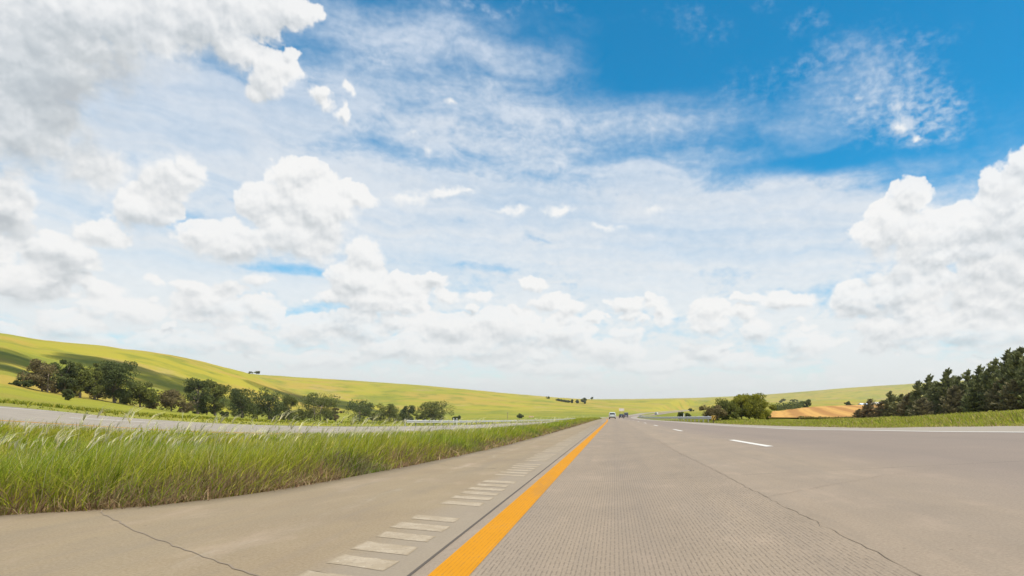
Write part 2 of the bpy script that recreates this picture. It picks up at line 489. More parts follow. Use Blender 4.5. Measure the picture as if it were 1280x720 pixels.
# Lines along which the land is known (ridges, feet of slopes, valley floors): bearing (x/y), distance, height
RIDGES = [
    # start of the fields beyond the roads
    [(-2.08, 14, 1.7), (-0.96, 26, 1.3), (-0.76, 33, 0.75), (-0.56, 45, 0.2), (-0.385, 64, -0.3), (-0.185, 130, -1.0), (-0.085, 280, -1.8), (0.0, 330, -1.0),
     (0.05, 200, -0.6), (0.10, 110, -0.25), (0.165, 74, -0.02), (0.24, 52, 0.0), (0.34, 38, 0.25), (0.49, 27, 0.5), (0.64, 21, 0.7), (1.2, 13, 0.8), (1.8, 9, 0.8)],
    # foot of the tree line (left), foot of the cedars and edge of the stubble (right)
    [(-2.08, 90, 9.0), (-1.46, 95, 7.5), (-0.96, 105, 5.5), (-0.89, 120, 4.8), (-0.78, 135, 3.15), (-0.64, 170, 0.5), (-0.46, 240, -2.2), (-0.28, 330, -2.9), (-0.148, 420, -2.0),
     (-0.085, 470, -1.4), (0.0, 500, -0.4), (0.05, 360, -0.2), (0.10, 150, 0.15), (0.165, 130, 0.1), (0.24, 122, -0.1), (0.315, 116, -0.2), (0.38, 108, -0.25), (0.49, 82, 0.28), (0.64, 54, 1.15), (1.2, 34, 1.5), (1.8, 24, 1.5)],
    # crest of the near hill, falling away to the low ground in the middle
    [(-2.08, 300, 50), (-1.46, 330, 50), (-0.96, 350, 43.6), (-0.90, 365, 42.4), (-0.835, 385, 42.4), (-0.71, 420, 40.7), (-0.585, 480, 33.5), (-0.535, 490, 25.6), (-0.4825, 500, 17.7),
     (-0.4075, 510, 12.7), (-0.3475, 520, 6.4), (-0.26, 530, -0.9), (-0.148, 560, -0.6), (-0.085, 600, 2.2), (0.0, 650, 3.6), (0.10, 700, 3.6), (0.165, 600, 5.2),
     (0.24, 300, 3.4), (0.365, 330, 5.2), (0.49, 350, 6.5), (0.64, 380, 7.9), (1.8, 380, 9)],
    # hollow behind it
    [(-2.08, 480, 30), (-0.96, 480, 28), (-0.835, 500, 28), (-0.71, 540, 25), (-0.585, 600, 17), (-0.4825, 620, 10), (-0.4075, 630, 8), (-0.3475, 640, 7.5), (-0.26, 640, 3.6), (-0.148, 700, 5.5),
     (-0.085, 760, 8.5), (0.0, 800, 7.5), (0.10, 850, 5.5), (0.165, 800, 8), (0.24, 600, 7), (0.365, 700, 9.5), (0.49, 700, 9), (0.64, 700, 9), (1.8, 700, 12)],
    # second crest
    [(-2.08, 850, 35), (-0.96, 850, 40), (-0.71, 850, 46), (-0.585, 880, 57.0), (-0.5475, 900, 55.6), (-0.46, 940, 53.0), (-0.335, 1000, 48.0), (-0.235, 1050, 41.3), (-0.16, 1100, 35.6), (-0.085, 1200, 31.0),
     (-0.041, 1250, 29.6), (0.0, 1300, 28.6), (0.10, 1300, 31.0), (0.165, 1300, 32.5), (0.24, 1200, 22.5), (0.365, 1200, 27), (0.64, 1200, 26), (1.8, 1200, 30)],
    [(-2.08, 1300, 30), (-0.96, 1300, 25), (-0.335, 1400, 25), (-0.16, 1500, 24), (0.0, 1650, 20), (0.165, 1700, 18), (0.24, 1600, 20), (0.64, 1600, 24), (1.8, 1600, 30)],
    # far hills
    [(-2.08, 2500, 50), (-0.96, 2500, 50), (-0.335, 2500, 58), (-0.16, 2400, 74.5), (-0.085, 2400, 62.5), (-0.041, 2400, 57.0), (0.04, 2500, 60.5), (0.115, 2500, 64.0), (0.165, 2500, 68.5), (0.24, 2500, 78.0), (0.29, 2500, 87.5),
     (0.365, 2500, 103), (0.465, 2500, 119), (0.54, 2500, 131), (0.64, 2500, 149), (1.2, 2500, 155), (1.8, 2500, 150)],
    [(-2.08, 3500, 25), (-0.16, 3500, 35), (0.24, 3500, 40), (0.64, 3500, 70), (1.8, 3500, 80)],
    [(-2.08, 5000, 0), (1.8, 5000, 0)],
]
_ta = np.concatenate([np.linspace(-2.08, -1.06, 18), np.arange(-1.04, 0.74, 0.005), np.linspace(0.76, 1.8, 18)])
_ty = np.exp(np.linspace(np.log(1.0), np.log(9000.0), 420))
_tz = np.zeros((len(_ty), len(_ta)))
_ky = np.array([pchip(*zip(*[(p[0], np.log(p[1])) for p in r]), _ta) for r in RIDGES])
_kz = np.array([pchip(*zip(*[(p[0], p[2]) for p in r]), _ta) for r in RIDGES])
for j in range(len(_ta)):
    ly = np.exp(_ky[:, j])
    for k in range(1, len(ly)):
        ly[k] = max(ly[k], ly[k - 1] * 1.04)
    _tz[:, j] = pchip(ly, _kz[:, j], _ty)


def base_land(X, Y):
    X, Y = np.asarray(X, float), np.asarray(Y, float)
    th = np.clip(np.arctan2(X, Y), math.atan(-2.08), math.atan(1.8))
    r = np.hypot(X, Y)
    a, y = np.tan(th), np.clip(r * np.cos(th), 1.0, 8999.0)
    j = np.clip(np.searchsorted(_ta, a) - 1, 0, len(_ta) - 2)
    fi = np.log(y) / np.log(9000.0) * (len(_ty) - 1)
    i = np.clip(fi.astype(int), 0, len(_ty) - 2)
    u = np.clip((a - _ta[j]) / (_ta[j + 1] - _ta[j]), 0, 1)
    v = np.clip(fi - i, 0, 1)
    return (_tz[i, j] * (1 - u) + _tz[i, j + 1] * u) * (1 - v) + (_tz[i + 1, j] * (1 - u) + _tz[i + 1, j + 1] * u) * v


# the highway: how its line drifts sideways, how it rises and falls, how it banks
def drift(Y):
    return pchip([0, 60, 157, 260, 330, 400, 500, 700, 900, 1200, 1500], [0, 0, -0.9, -0.4, 2.2, 8.5, 27, 50, 88, 160, 250], Y)


def grade(Y):
    return pchip([0, 60, 157, 260, 330, 420, 520, 700, 900, 1200, 1500], [0, 0, -0.38, -0.55, -0.45, -0.1, 0.35, 2.2, 5.0, 9.8, 12], Y)


def bank(Y):
    return pchip([0, 9, 11, 14, 20, 25, 30, 45, 60, 90, 200, 400], [0.066, 0.066, 0.062, 0.053, 0.038, 0.025, 0.018, 0.001, -0.010, -0.017, -0.015, 0.0], Y)


def shoulder_edge(Y):
    return -pchip([4.3, 4.95, 5.16, 5.57, 6.3, 7.0, 8.0, 11.1, 16, 24, 60], [5.3, 4.75, 4.25, 3.88, 3.55, 3.42, 3.28, 3.0, 2.76, 2.66, 2.6], Y)


def far_near(Y):
    return pchip([5, 9, 13, 22, 40, 67, 150, 300, 420, 520, 700, 900, 1200, 1500], [0.85, 0.75, 0.58, 0.04, -0.45, -0.95, -1.5, -1.9, -1.2, -0.3, 1.9, 4.7, 9.5, 11.7], Y)


def far_far(Y):
    return pchip([10, 16, 23, 29, 39, 57, 119, 300, 420, 520, 700, 900, 1200, 1500], [1.9, 1.5, 1.08, 0.62, 0.15, -0.29, -1.0, -1.9, -1.2, -0.3, 1.9, 4.7, 9.5, 11.7], Y)


JOINT, RIGHT_EDGE = -0.986, 10.0
FAR_IN, FAR_OUT = -12.5, -22.0


def road_z(x, Y):
    """surface height of the highway and its shoulders at x metres right of its line"""
    return grade(Y) + bank(Y) * np.maximum(x + 0.2, 0)


def far_road_z(x, Y):
    t = np.maximum((x - FAR_IN) / (FAR_OUT - FAR_IN), 0)
    return far_near(Y) * (1 - t) + far_far(Y) * t - 0.25 * np.maximum(x - FAR_IN, 0)


def land(X, Y, under=True):
    """height of the ground; it ducks a little below the pavements"""
    X, Y = np.asarray(X, float), np.asarray(Y, float)
    base = base_land(X, Y)
    x = X - drift(Y)
    e = shoulder_edge(Y)
    duck = 0.07 if under else 0.0
    # median: falls off the shoulder, lies low, climbs to the other road
    t = np.clip((x - e) / (FAR_IN - e), 0, 1)
    med = (grade(Y) - 0.04) * (1 - t ** 2.2) + (far_near(Y) - 0.03) * t ** 2.2 - 0.22 * np.sin(pi * t) ** 2 * smooth(t, 0, 0.3)
    on = road_z(np.clip(x, e, RIGHT_EDGE), Y) - duck * smooth(x, e - 0.02, e + 0.15) * smooth(x, RIGHT_EDGE + 0.1, RIGHT_EDGE - 0.2) - 0.02
    opp = far_road_z(np.clip(x, FAR_OUT, FAR_IN), Y) - duck * smooth(x, FAR_OUT - 0.1, FAR_OUT + 0.2) * smooth(x, FAR_IN + 0.1, FAR_IN - 0.2) - 0.02
    z = np.where(x >= e, on, np.where(x >= FAR_IN, med, opp))
    # out to the open land on either side
    wl = smooth(x, -22.4, -27 - np.clip(Y, 0, 300) * 0.04)
    wr = smooth(x, 10.2, 13 + np.clip(Y, 0, 300) * 0.05)
    w = np.maximum(wl, wr)
    w = np.maximum(w, smooth(Y, 1150, 1400))
    return z * (1 - w) + base * w


def at(X, Y):
    return float(land(np.array([X]), np.array([Y]))[0])


LAND_R = 5200.0
HAZE = 0.0001


def build_ground():
    th = np.radians(np.concatenate([np.linspace(-180, -52, 44)[:-1], np.arange(-52, 38, 0.2), np.linspace(38, 180, 48)[:-1]]))
    r = np.concatenate([[0.4, 1.0, 1.6], np.exp(np.linspace(np.log(2.2), np.log(LAND_R), 310))])
    T, R = np.meshgrid(th, r)
    X, Y = R * np.sin(T), R * np.cos(T)
    Z = land(X, Y)
    n, m = X.shape
    # the land is never quite smooth
    lump = fbm(X / 38, Y / 38, 3, seed=3) * np.clip(R / 300, 0, 1) * 0.8 - 1.3 * smooth(R, 150, 350) * smooth(R, 640, 520) * smooth(X, -60, -160) + fbm(X / 9, Y / 9, 2, seed=8) * np.clip((R - 30) / 200, 0, 1) * 0.25
    x = X - drift(Y)
    off = np.maximum(smooth(x, -24, -45), smooth(x, 13, 26))
    Z = Z + lump * np.maximum(off, smooth(Y, 1200, 1500)) * smooth(R, 3500, 2000)
    i, j = np.meshgrid(np.arange(n - 1), np.arange(m), indexing='ij')
    j2 = (j + 1) % m
    F = np.stack([i * m + j, i * m + j2, (i + 1) * m + j2, (i + 1) * m + j], -1).reshape(-1, 4)[:, ::-1]
    me = fast_mesh('ground', np.stack([X, Y, Z], -1).reshape(-1, 3), F, [MAT['grassland']], True)
    return link('ground', me, kind='structure')



# ------------------------------------------------------------------ materials of the land and the roads
MAT = {}


def mat_grassland():
    m, g, b, out = material('grassland')
    p = g.node('ShaderNodeTexCoord').outputs['Object']
    x, y, z = g.xyz(p)
    big = g.noise(g.v('MULTIPLY', p, (1, 0.7, 1)), 0.006, 4, 0.55)
    mid = g.noise(p, 0.03, 5, 0.6)
    strip = g.noise(g.v('MULTIPLY', p, (0.35, 1.0, 4.0)), 0.02, 4, 0.6)
    fine = g.noise(p, 0.6, 5, 0.7)
    tuft = g.noise(p, 3.0, 3, 0.7)
    yellow, gold, green, olive, straw = (0.300, 0.255, 0.024), (0.335, 0.225, 0.045), (0.125, 0.155, 0.018), (0.075, 0.090, 0.018), (0.34, 0.245, 0.10)
    c = g.mix(g.step(big, 0.40, 0.62), yellow, (0.235, 0.225, 0.020))
    c = g.mix(g.step(strip, 0.46, 0.62, 0.0, 0.8), c, gold)
    c = g.mix(g.step(mid, 0.47, 0.66, 0.0, 0.75), c, green)
    c = g.mix(g.step(g.noise(p, 0.018, 6, 0.7), 0.54, 0.66, 0.0, 0.6), c, straw)
    spots = g.voro(g.v('ADD', p, g.v('MULTIPLY', g.noise(p, 0.1, 2, out=1), (6, 6, 0))), 0.11)
    c = g.mix(g.m('MULTIPLY', g.step(spots, 0.22, 0.08, 0.0, 0.6), g.step(mid, 0.42, 0.6)), c, olive)
    # low wet ground keeps greener
    low = g.step(z, 6.0, 0.0)
    c = g.mix(g.m('MULTIPLY', low, g.step(strip, 0.36, 0.6, 0.25, 0.85)), c, (0.12, 0.155, 0.014))
    # strip by the roads and the median floor: dry thatch
    near = g.step(y, 60, 12)
    c = g.mix(g.m('MULTIPLY', near, g.step(fine, 0.35, 0.65, 0.2, 0.7)), c, (0.22, 0.19, 0.075))
    c = g.mix(g.m('MULTIPLY', g.step(x, -24, -14), g.m('MULTIPLY', g.step(x, 2, -4, 0.0, 0.8), g.step(y, 320, 180))), c, g.mix(fine, (0.24, 0.24, 0.06), (0.36, 0.30, 0.13)))
    c = g.mix(g.step(fine, 0.52, 0.8, 0.0, 0.45), c, olive)
    c = g.mix(g.step(tuft, 0.3, 0.75, 0.0, 0.5), c, g.mix(0.5, c, (0.30, 0.28, 0.05)))
    g.put(b.inputs['Base Color'], c)
    b.inputs['Roughness'].default_value = 0.9
    b.inputs['Specular IOR Level'].default_value = 0.1
    bump(g, b, g.m('ADD', fine, g.m('MULTIPLY', tuft, 0.4)), 0.6, 0.35)
    return m


def concrete_base(g, uv, tan, tan2, grey):
    st = g.noise(g.v('MULTIPLY', uv, (1.6, 0.16, 1)), 1.0, 5, 0.6)
    blot = g.noise(uv, 0.75, 5, 0.6)
    grain = g.noise(uv, 55, 4, 0.75)
    peb = g.voro(uv, 95, 0)
    c = g.mix(g.step(blot, 0.35, 0.68), tan, tan2)
    c = g.mix(g.step(st, 0.42, 0.70, 0.0, 0.6), c, grey)
    c = g.mix(g.step(grain, 0.30, 0.70, 0.0, 0.55), g.mix(0.32, c, (0.03, 0.026, 0.02)), g.mix(0.22, c, (0.42, 0.38, 0.32)))
    c = g.mix(g.step(peb, 0.30, 0.10, 0.0, 0.22), c, (0.36, 0.33, 0.29))
    # weathering: pinkish and pale blotches, tyre dust drawn out along the road, small dark specks
    w1 = g.noise(g.v('MULTIPLY', uv, (1.0, 0.45, 1)), 1.9, 6, 0.68)
    w2 = g.noise(g.v('MULTIPLY', uv, (4.0, 0.12, 1)), 1.3, 4, 0.6)
    sp = g.voro(uv, 5.5, 0)
    c = g.mix(g.step(w1, 0.50, 0.72, 0.0, 0.42), c, (0.345, 0.262, 0.190))
    c = g.mix(g.step(w1, 0.48, 0.28, 0.0, 0.38), c, (0.175, 0.138, 0.100))
    c = g.mix(g.step(w2, 0.50, 0.72, 0.0, 0.28), c, (0.185, 0.150, 0.115))
    c = g.mix(g.step(sp, 0.075, 0.035, 0.0, 0.45), c, (0.11, 0.085, 0.06))
    return c, grain, blot, st


def mat_road():
    m, g, b, out = material('road_concrete')
    uv = g.node('ShaderNodeUVMap').outputs[0]
    x, y, z = g.xyz(uv)
    c, grain, blot, st = concrete_base(g, uv, (0.312, 0.236, 0.164), (0.284, 0.215, 0.150), (0.260, 0.204, 0.152))
    # the outer lane was laid in a greyer mix
    wob = g.m('MULTIPLY_ADD', g.noise(uv, 0.25, 3, 0.5), 1.2, g.m('SUBTRACT', x, 0.6))
    c = g.mix(g.step(wob, 2.0, 3.9, 0.0, 0.75), c, g.mix(g.step(grain, 0.3, 0.7), (0.164, 0.128, 0.106), (0.216, 0.172, 0.142)))
    c = g.mix(g.step(x, 7.25, 7.6), c, g.mix(g.step(grain, 0.3, 0.7), (0.225, 0.19, 0.15), (0.32, 0.275, 0.225)))
    # tined grooves run along the inner half of the lane, holding dirt in broken dashes
    lane = g.m('MULTIPLY', g.step(x, -0.72, -0.66), g.step(x, 1.35, 1.15))
    saw = g.m('SINE', g.m('MULTIPLY', g.m('ADD', x, g.m('MULTIPLY', g.noise(g.v('MULTIPLY', uv, (1, 0.6, 1)), 1.2, 2), 0.012)), 2 * pi / 0.024))
    brk = g.noise(g.v('MULTIPLY', uv, (42, 16, 1)), 1.0, 3, 0.6)
    gro = g.m('MULTIPLY', g.m('MULTIPLY', g.step(saw, 0.15, 0.9), g.step(brk, 0.40, 0.60, 0.1, 1.0)), lane)
    c = g.mix(g.m('MULTIPLY', gro, 0.46), c, (0.075, 0.058, 0.042))
    # sawn joints across, every few metres, and rows of dowel marks
    fr = g.m('ABSOLUTE', g.m('SUBTRACT', g.m('FRACT', g.m('DIVIDE', g.m('ADD', y, g.m('MULTIPLY', x, 0.16)), 4.9)), 0.5))
    jn = g.step(fr, 0.0030, 0.0012)
    c = g.mix(g.m('MULTIPLY', jn, g.step(g.noise(uv, 1.4, 4), 0.35, 0.65, 0.15, 0.7)), c, (0.06, 0.05, 0.04))
    # wheel tracks polished a little darker, oil drip line between them
    for cx, wd, am in ((0.15, 0.45, 0.22), (1.95, 0.45, 0.18), (1.05, 0.25, 0.10), (4.0, 0.45, 0.2), (5.9, 0.45, 0.2)):
        t = g.step(g.m('ABSOLUTE', g.m('SUBTRACT', x, cx)), wd, 0.05, 0.0, am)
        c = g.mix(g.m('MULTIPLY', t, g.step(st, 0.3, 0.7, 0.4, 1.0)), c, (0.15, 0.122, 0.10))
    g.put(b.inputs['Base Color'], c)
    b.inputs['Roughness'].default_value = 0.82
    b.inputs['Specular IOR Level'].default_value = 0.3
    bump(g, b, g.m('SUBTRACT', g.m('MULTIPLY', grain, 0.5), gro), 0.35, 0.004)
    return m


def mat_shoulder():
    m, g, b, out = material('shoulder_concrete')
    uv = g.node('ShaderNodeUVMap').outputs[0]
    x, y, z = g.xyz(uv)
    c, grain, blot, st = concrete_base(g, uv, (0.295, 0.222, 0.128), (0.268, 0.195, 0.112), (0.245, 0.190, 0.122))
    c = g.mix(g.step(g.m('MULTIPLY_ADD', blot, 0.3, x), -1.45, -1.1, 0.0, 0.45), c, (0.245, 0.212, 0.175))
    # a pale scrape runs along it
    sx = g.m('ABSOLUTE', g.m('ADD', x, g.m('MULTIPLY_ADD', g.noise(g.v('MULTIPLY', uv, (0, 0.5, 0)), 1.0, 2), 0.25, 2.12)))
    c = g.mix(g.m('MULTIPLY', g.step(sx, 0.07, 0.01), g.step(g.noise(g.v('MULTIPLY', uv, (1, 0.3, 1)), 7, 5, 0.75), 0.45, 0.75, 0.0, 0.5)), c, (0.38, 0.335, 0.28))
    fr = g.m('ABSOLUTE', g.m('SUBTRACT', g.m('FRACT', g.m('DIVIDE', y, 4.9)), 0.5))
    g.put(b.inputs['Base Color'], c)
    b.inputs['Roughness'].default_value = 0.85
    b.inputs['Specular IOR Level'].default_value = 0.25
    bump(g, b, grain, 0.3, 0.003)
    return m


def mat_paint(name, col, wear=(0.2, 0.17, 0.135), worn=0.5, lines=False):
    m, g, b, out = material(name)
    p = g.node('ShaderNodeTexCoord').outputs['Object']
    fine = g.noise(g.v('MULTIPLY', p, (1, 0.35, 1)), 45, 4, 0.7)
    patch = g.noise(p, 2.2, 4, 0.6)
    f = g.step(g.m('MULTIPLY_ADD', patch, 0.35, g.m('MULTIPLY', fine, 0.65)), 0.50 + 0.12 * (1 - worn), 0.72, 0.0, 0.85)
    c = g.mix(g.step(patch, 0.3, 0.7, 0.0, 0.25), col, tuple(min(1, v * 1.25) for v in col))
    c = g.mix(f, c, wear)
    if lines:       # the tining shows through the paint, and tyres have dirtied it
        x = g.xyz(p)[0]
        saw = g.m('SINE', g.m('MULTIPLY', x, 2 * pi / 0.024))
        c = g.mix(g.m('MULTIPLY', g.step(saw, 0.3, 0.95), g.step(fine, 0.4, 0.6, 0.1, 0.4)), c, (0.20, 0.095, 0.015))
        sc = g.noise(g.v('MULTIPLY', p, (3.0, 0.25, 1)), 1.0, 5, 0.65)
        c = g.mix(g.step(sc, 0.52, 0.72, 0.0, 0.4), c, (0.24, 0.14, 0.05))
    g.put(b.inputs['Base Color'], c)
    b.inputs['Roughness'].default_value = 0.75
    b.inputs['Specular IOR Level'].default_value = 0.15
    bump(g, b, fine, 0.25, 0.002)
    return m


def mat_rumble():
    m, g, b, out = material('worn_rumble_strip')
    p = g.node('ShaderNodeTexCoord').outputs['Object']
    ag = g.voro(p, 38, 1, 0.6)
    fine = g.noise(p, 30, 4, 0.75)
    edge = g.node('ShaderNodeAttribute', attribute_name='inset').outputs['Fac']
    mot = g.noise(p, 16, 4, 0.7)
    c = g.mix(g.step(ag, 0.15, 0.55), (0.49, 0.425, 0.335), (0.34, 0.28, 0.205))
    c = g.mix(g.step(fine, 0.50, 0.66, 0.0, 0.85), c, (0.24, 0.195, 0.145))
    worn = g.m('MULTIPLY', g.step(g.m('MULTIPLY_ADD', mot, 1.5, edge), 0.80, 1.10), g.step(g.noise(p, 5, 3, 0.6), 0.34, 0.60, 0.35, 1.0))
    c = g.mix(worn, (0.258, 0.205, 0.138), c)
    g.put(b.inputs['Base Color'], c)
    b.inputs['Roughness'].default_value = 0.9
    b.inputs['Specular IOR Level'].default_value = 0.2
    bump(g, b, ag, 0.4, 0.004)
    return m


def mat_far_road():
    m, g, b, out = material('far_road_concrete')
    uv = g.node('ShaderNodeUVMap').outputs[0]
    c, grain, blot, st = concrete_base(g, uv, (0.32, 0.272, 0.215), (0.29, 0.245, 0.195), (0.27, 0.235, 0.19))
    g.put(b.inputs['Base Color'], c)
    b.inputs['Roughness'].default_value = 0.85
    return m


def mat_stubble():
    m, g, b, out = material('stubble')
    p = g.node('ShaderNodeTexCoord').outputs['Object']
    x, y, z = g.xyz(p)
    wob = g.m('MULTIPLY', g.noise(p, 0.02, 3), 5.0)
    a = g.m('ADD', g.m('MULTIPLY_ADD', y, -0.26, x), wob)
    rows = g.m('SINE', g.m('MULTIPLY', a, 2 * pi / 9.0))
    rows2 = g.m('SINE', g.m('MULTIPLY', a, 2 * pi / 2.6))
    n = g.noise(p, 0.25, 5, 0.65)
    c = g.mix(g.step(g.m('MULTIPLY_ADD', n, 1.2, rows), -0.3, 1.3), (0.30, 0.135, 0.016), (0.46, 0.245, 0.045))
    c = g.mix(g.step(rows2, 0.2, 1.0, 0.0, 0.3), c, (0.24, 0.105, 0.014))
    c = g.mix(g.step(n, 0.5, 0.8, 0.0, 0.4), c, (0.40, 0.21, 0.045))
    g.put(b.inputs['Base Color'], c)
    b.inputs['Roughness'].default_value = 0.95
    return m


def mat_leaf(name, light, dark, trans=0.35):
    """thin leaves: each clump has its own tint, kept in the mesh attribute 'tint'"""
    m = bpy.data.materials.new(name)
    m.use_nodes = True
    g = NG(m.node_tree)
    out = g.node('ShaderNodeOutputMaterial')
    at_ = g.node('ShaderNodeAttribute', attribute_name='tint')
    c = g.mix(at_.outputs['Fac'], dark, light)
    d = g.node('ShaderNodeBsdfDiffuse')
    t = g.node('ShaderNodeBsdfTranslucent')
    g.put(d.inputs[0], c)
    g.put(t.inputs[0], g.mix(0.35, c, tuple(v * 1.3 for v in light)))
    mx = g.node('ShaderNodeMixShader')
    mx.inputs[0].default_value = trans
    g.put(mx.inputs[1], d.outputs[0])
    g.put(mx.inputs[2], t.outputs[0])
    g.put(out.inputs[0], mx.outputs[0])
    return m


def mat_grass(name='grass_blades'):
    """blades carry their own colour in the mesh attribute 'hue'"""
    m = bpy.data.materials.new(name)
    m.use_nodes = True
    g = NG(m.node_tree)
    out = g.node('ShaderNodeOutputMaterial')
    c = g.node('ShaderNodeAttribute', attribute_name='hue').outputs['Color']
    d = g.node('ShaderNodeBsdfDiffuse')
    t = g.node('ShaderNodeBsdfTranslucent')
    g.put(d.inputs[0], c)
    g.put(t.inputs[0], c)
    mx = g.node('ShaderNodeMixShader')
    mx.inputs[0].default_value = 0.5
    g.put(mx.inputs[1], d.outputs[0])
    g.put(mx.inputs[2], t.outputs[0])
    g.put(out.inputs[0], mx.outputs[0])
    return m


MAT['grassland'] = mat_grassland()
MAT['road'] = mat_road()
MAT['shoulder'] = mat_shoulder()
MAT['yellow'] = mat_paint('yellow_line_paint', (0.45, 0.19, 0.002), wear=(0.34, 0.185, 0.05), worn=0.75, lines=True)
MAT['white'] = mat_paint('white_line_paint', (0.54, 0.515, 0.475), worn=0.6)
MAT['faded_white'] = mat_paint('faded_white_paint', (0.42, 0.39, 0.35), worn=0.8)
MAT['rumble'] = mat_rumble()
MAT['far_road'] = mat_far_road()
MAT['stubble'] = mat_stubble()
MAT['crack'] = plain('crack_dirt', (0.205, 0.158, 0.112), 0.95)
MAT['seam'] = plain('joint_seal', (0.075, 0.06, 0.047), 0.9)
MAT['galv'] = plain('galvanised_steel', (0.50, 0.50, 0.50), 0.6, 0.25, 0.12, 1.5)
MAT['post_steel'] = plain('weathered_post', (0.30, 0.29, 0.27), 0.7, 0.1, 0.2, 4)
MAT['sign_yellow'] = plain('hazard_yellow', (0.62, 0.36, 0.015), 0.5)
MAT['black'] = plain('black_paint', (0.02, 0.02, 0.02), 0.5)
MAT['white_post'] = plain('white_post_paint', (0.75, 0.75, 0.72), 0.5)
MAT['wood'] = plain('grey_timber', (0.16, 0.12, 0.085), 0.85, 0, 0.3, 6)
MAT['bark'] = plain('bark', (0.17, 0.135, 0.105), 0.95, 0, 0.35, 5)
MAT['cedar_bark'] = plain('cedar_bark', (0.085, 0.06, 0.045), 0.95, 0, 0.3, 5)
MAT['leaf_olive'] = mat_leaf('leaf_olive', (0.185, 0.200, 0.050), (0.095, 0.105, 0.038))
MAT['leaf_dark'] = mat_leaf('leaf_dark', (0.125, 0.150, 0.050), (0.065, 0.080, 0.034))
MAT['leaf_brown'] = mat_leaf('leaf_brown', (0.215, 0.175, 0.080), (0.115, 0.095, 0.050))
MAT['leaf_yellow'] = mat_leaf('leaf_yellow', (0.300, 0.285, 0.040), (0.125, 0.135, 0.030), 0.4)
MAT['cedar'] = mat_leaf('cedar_spray', (0.26, 0.27, 0.12), (0.105, 0.112, 0.060), 0.15)
MAT['cedar_brown'] = mat_leaf('cedar_spray_brown', (0.27, 0.235, 0.13), (0.115, 0.10, 0.062), 0.15)
MAT['grass'] = mat_grass()



# ------------------------------------------------------------------ roads: sheets that follow the highway's line, grade and bank
def strip_mesh(name, xs, ys, zf, mat, lift=0.0, wob=None, skirt=0.0):
    """xs: offsets across (list, or function of Y giving an array); ys: stations along"""
    V, UV, k = [], [], None
    for i, Y in enumerate(ys):
        xr = np.array(xs(Y) if callable(xs) else xs, float)
        z = zf(xr, np.full_like(xr, Y)) + lift
        X = xr + float(drift(np.array([Y]))[0])
        if skirt:
            xr = np.concatenate([[xr[0] - 0.03], xr]); X = np.concatenate([[X[0] - 0.03], X]); z = np.concatenate([[z[0] - skirt], z])
        k = len(xr)
        V.append(np.stack([X, np.full(k, Y), z], -1))
        UV.append(np.stack([xr, np.full(k, Y)], -1))
    V, UV = np.concatenate(V), np.concatenate(UV)
    n = len(ys)
    i, j = np.meshgrid(np.arange(n - 1), np.arange(k - 1), indexing='ij')
    F = np.stack([i * k + j, i * k + j + 1, (i + 1) * k + j + 1, (i + 1) * k + j], -1).reshape(-1, 4)
    me = fast_mesh(name, V, F, [mat], True)
    uv = me.uv_layers.new(name='UVMap')
    uv.data.foreach_set('uv', UV[F.ravel()].astype(np.float32).ravel())
    return me


def stations(y0, y1, s0=0.5, g=0.02):
    out, y = [y0], y0
    while y < y1:
        y += max(s0, g * max(y, 0))
        out.append(min(y, y1))
    return out


ROAD_END = 1250
ys_all = stations(-30, ROAD_END)
across = [JOINT, -0.6, -0.2, 0.3, 0.8, 1.4, 2.0, 2.87, 3.6, 4.4, 5.2, 6.0, 6.8, 7.4, 8.0, 8.6, 9.2]
rr = random.Random(4)
ragged = {}


def road_cross(Y):
    k = round(Y, 3)
    if k not in ragged:
        ragged[k] = RIGHT_EDGE + rr.uniform(-0.12, 0.12)
    return across + [ragged[k]]


def shoulder_cross(Y):
    e = float(shoulder_edge(np.array([Y]))[0])
    return list(np.linspace(e, JOINT - 0.012, 7))


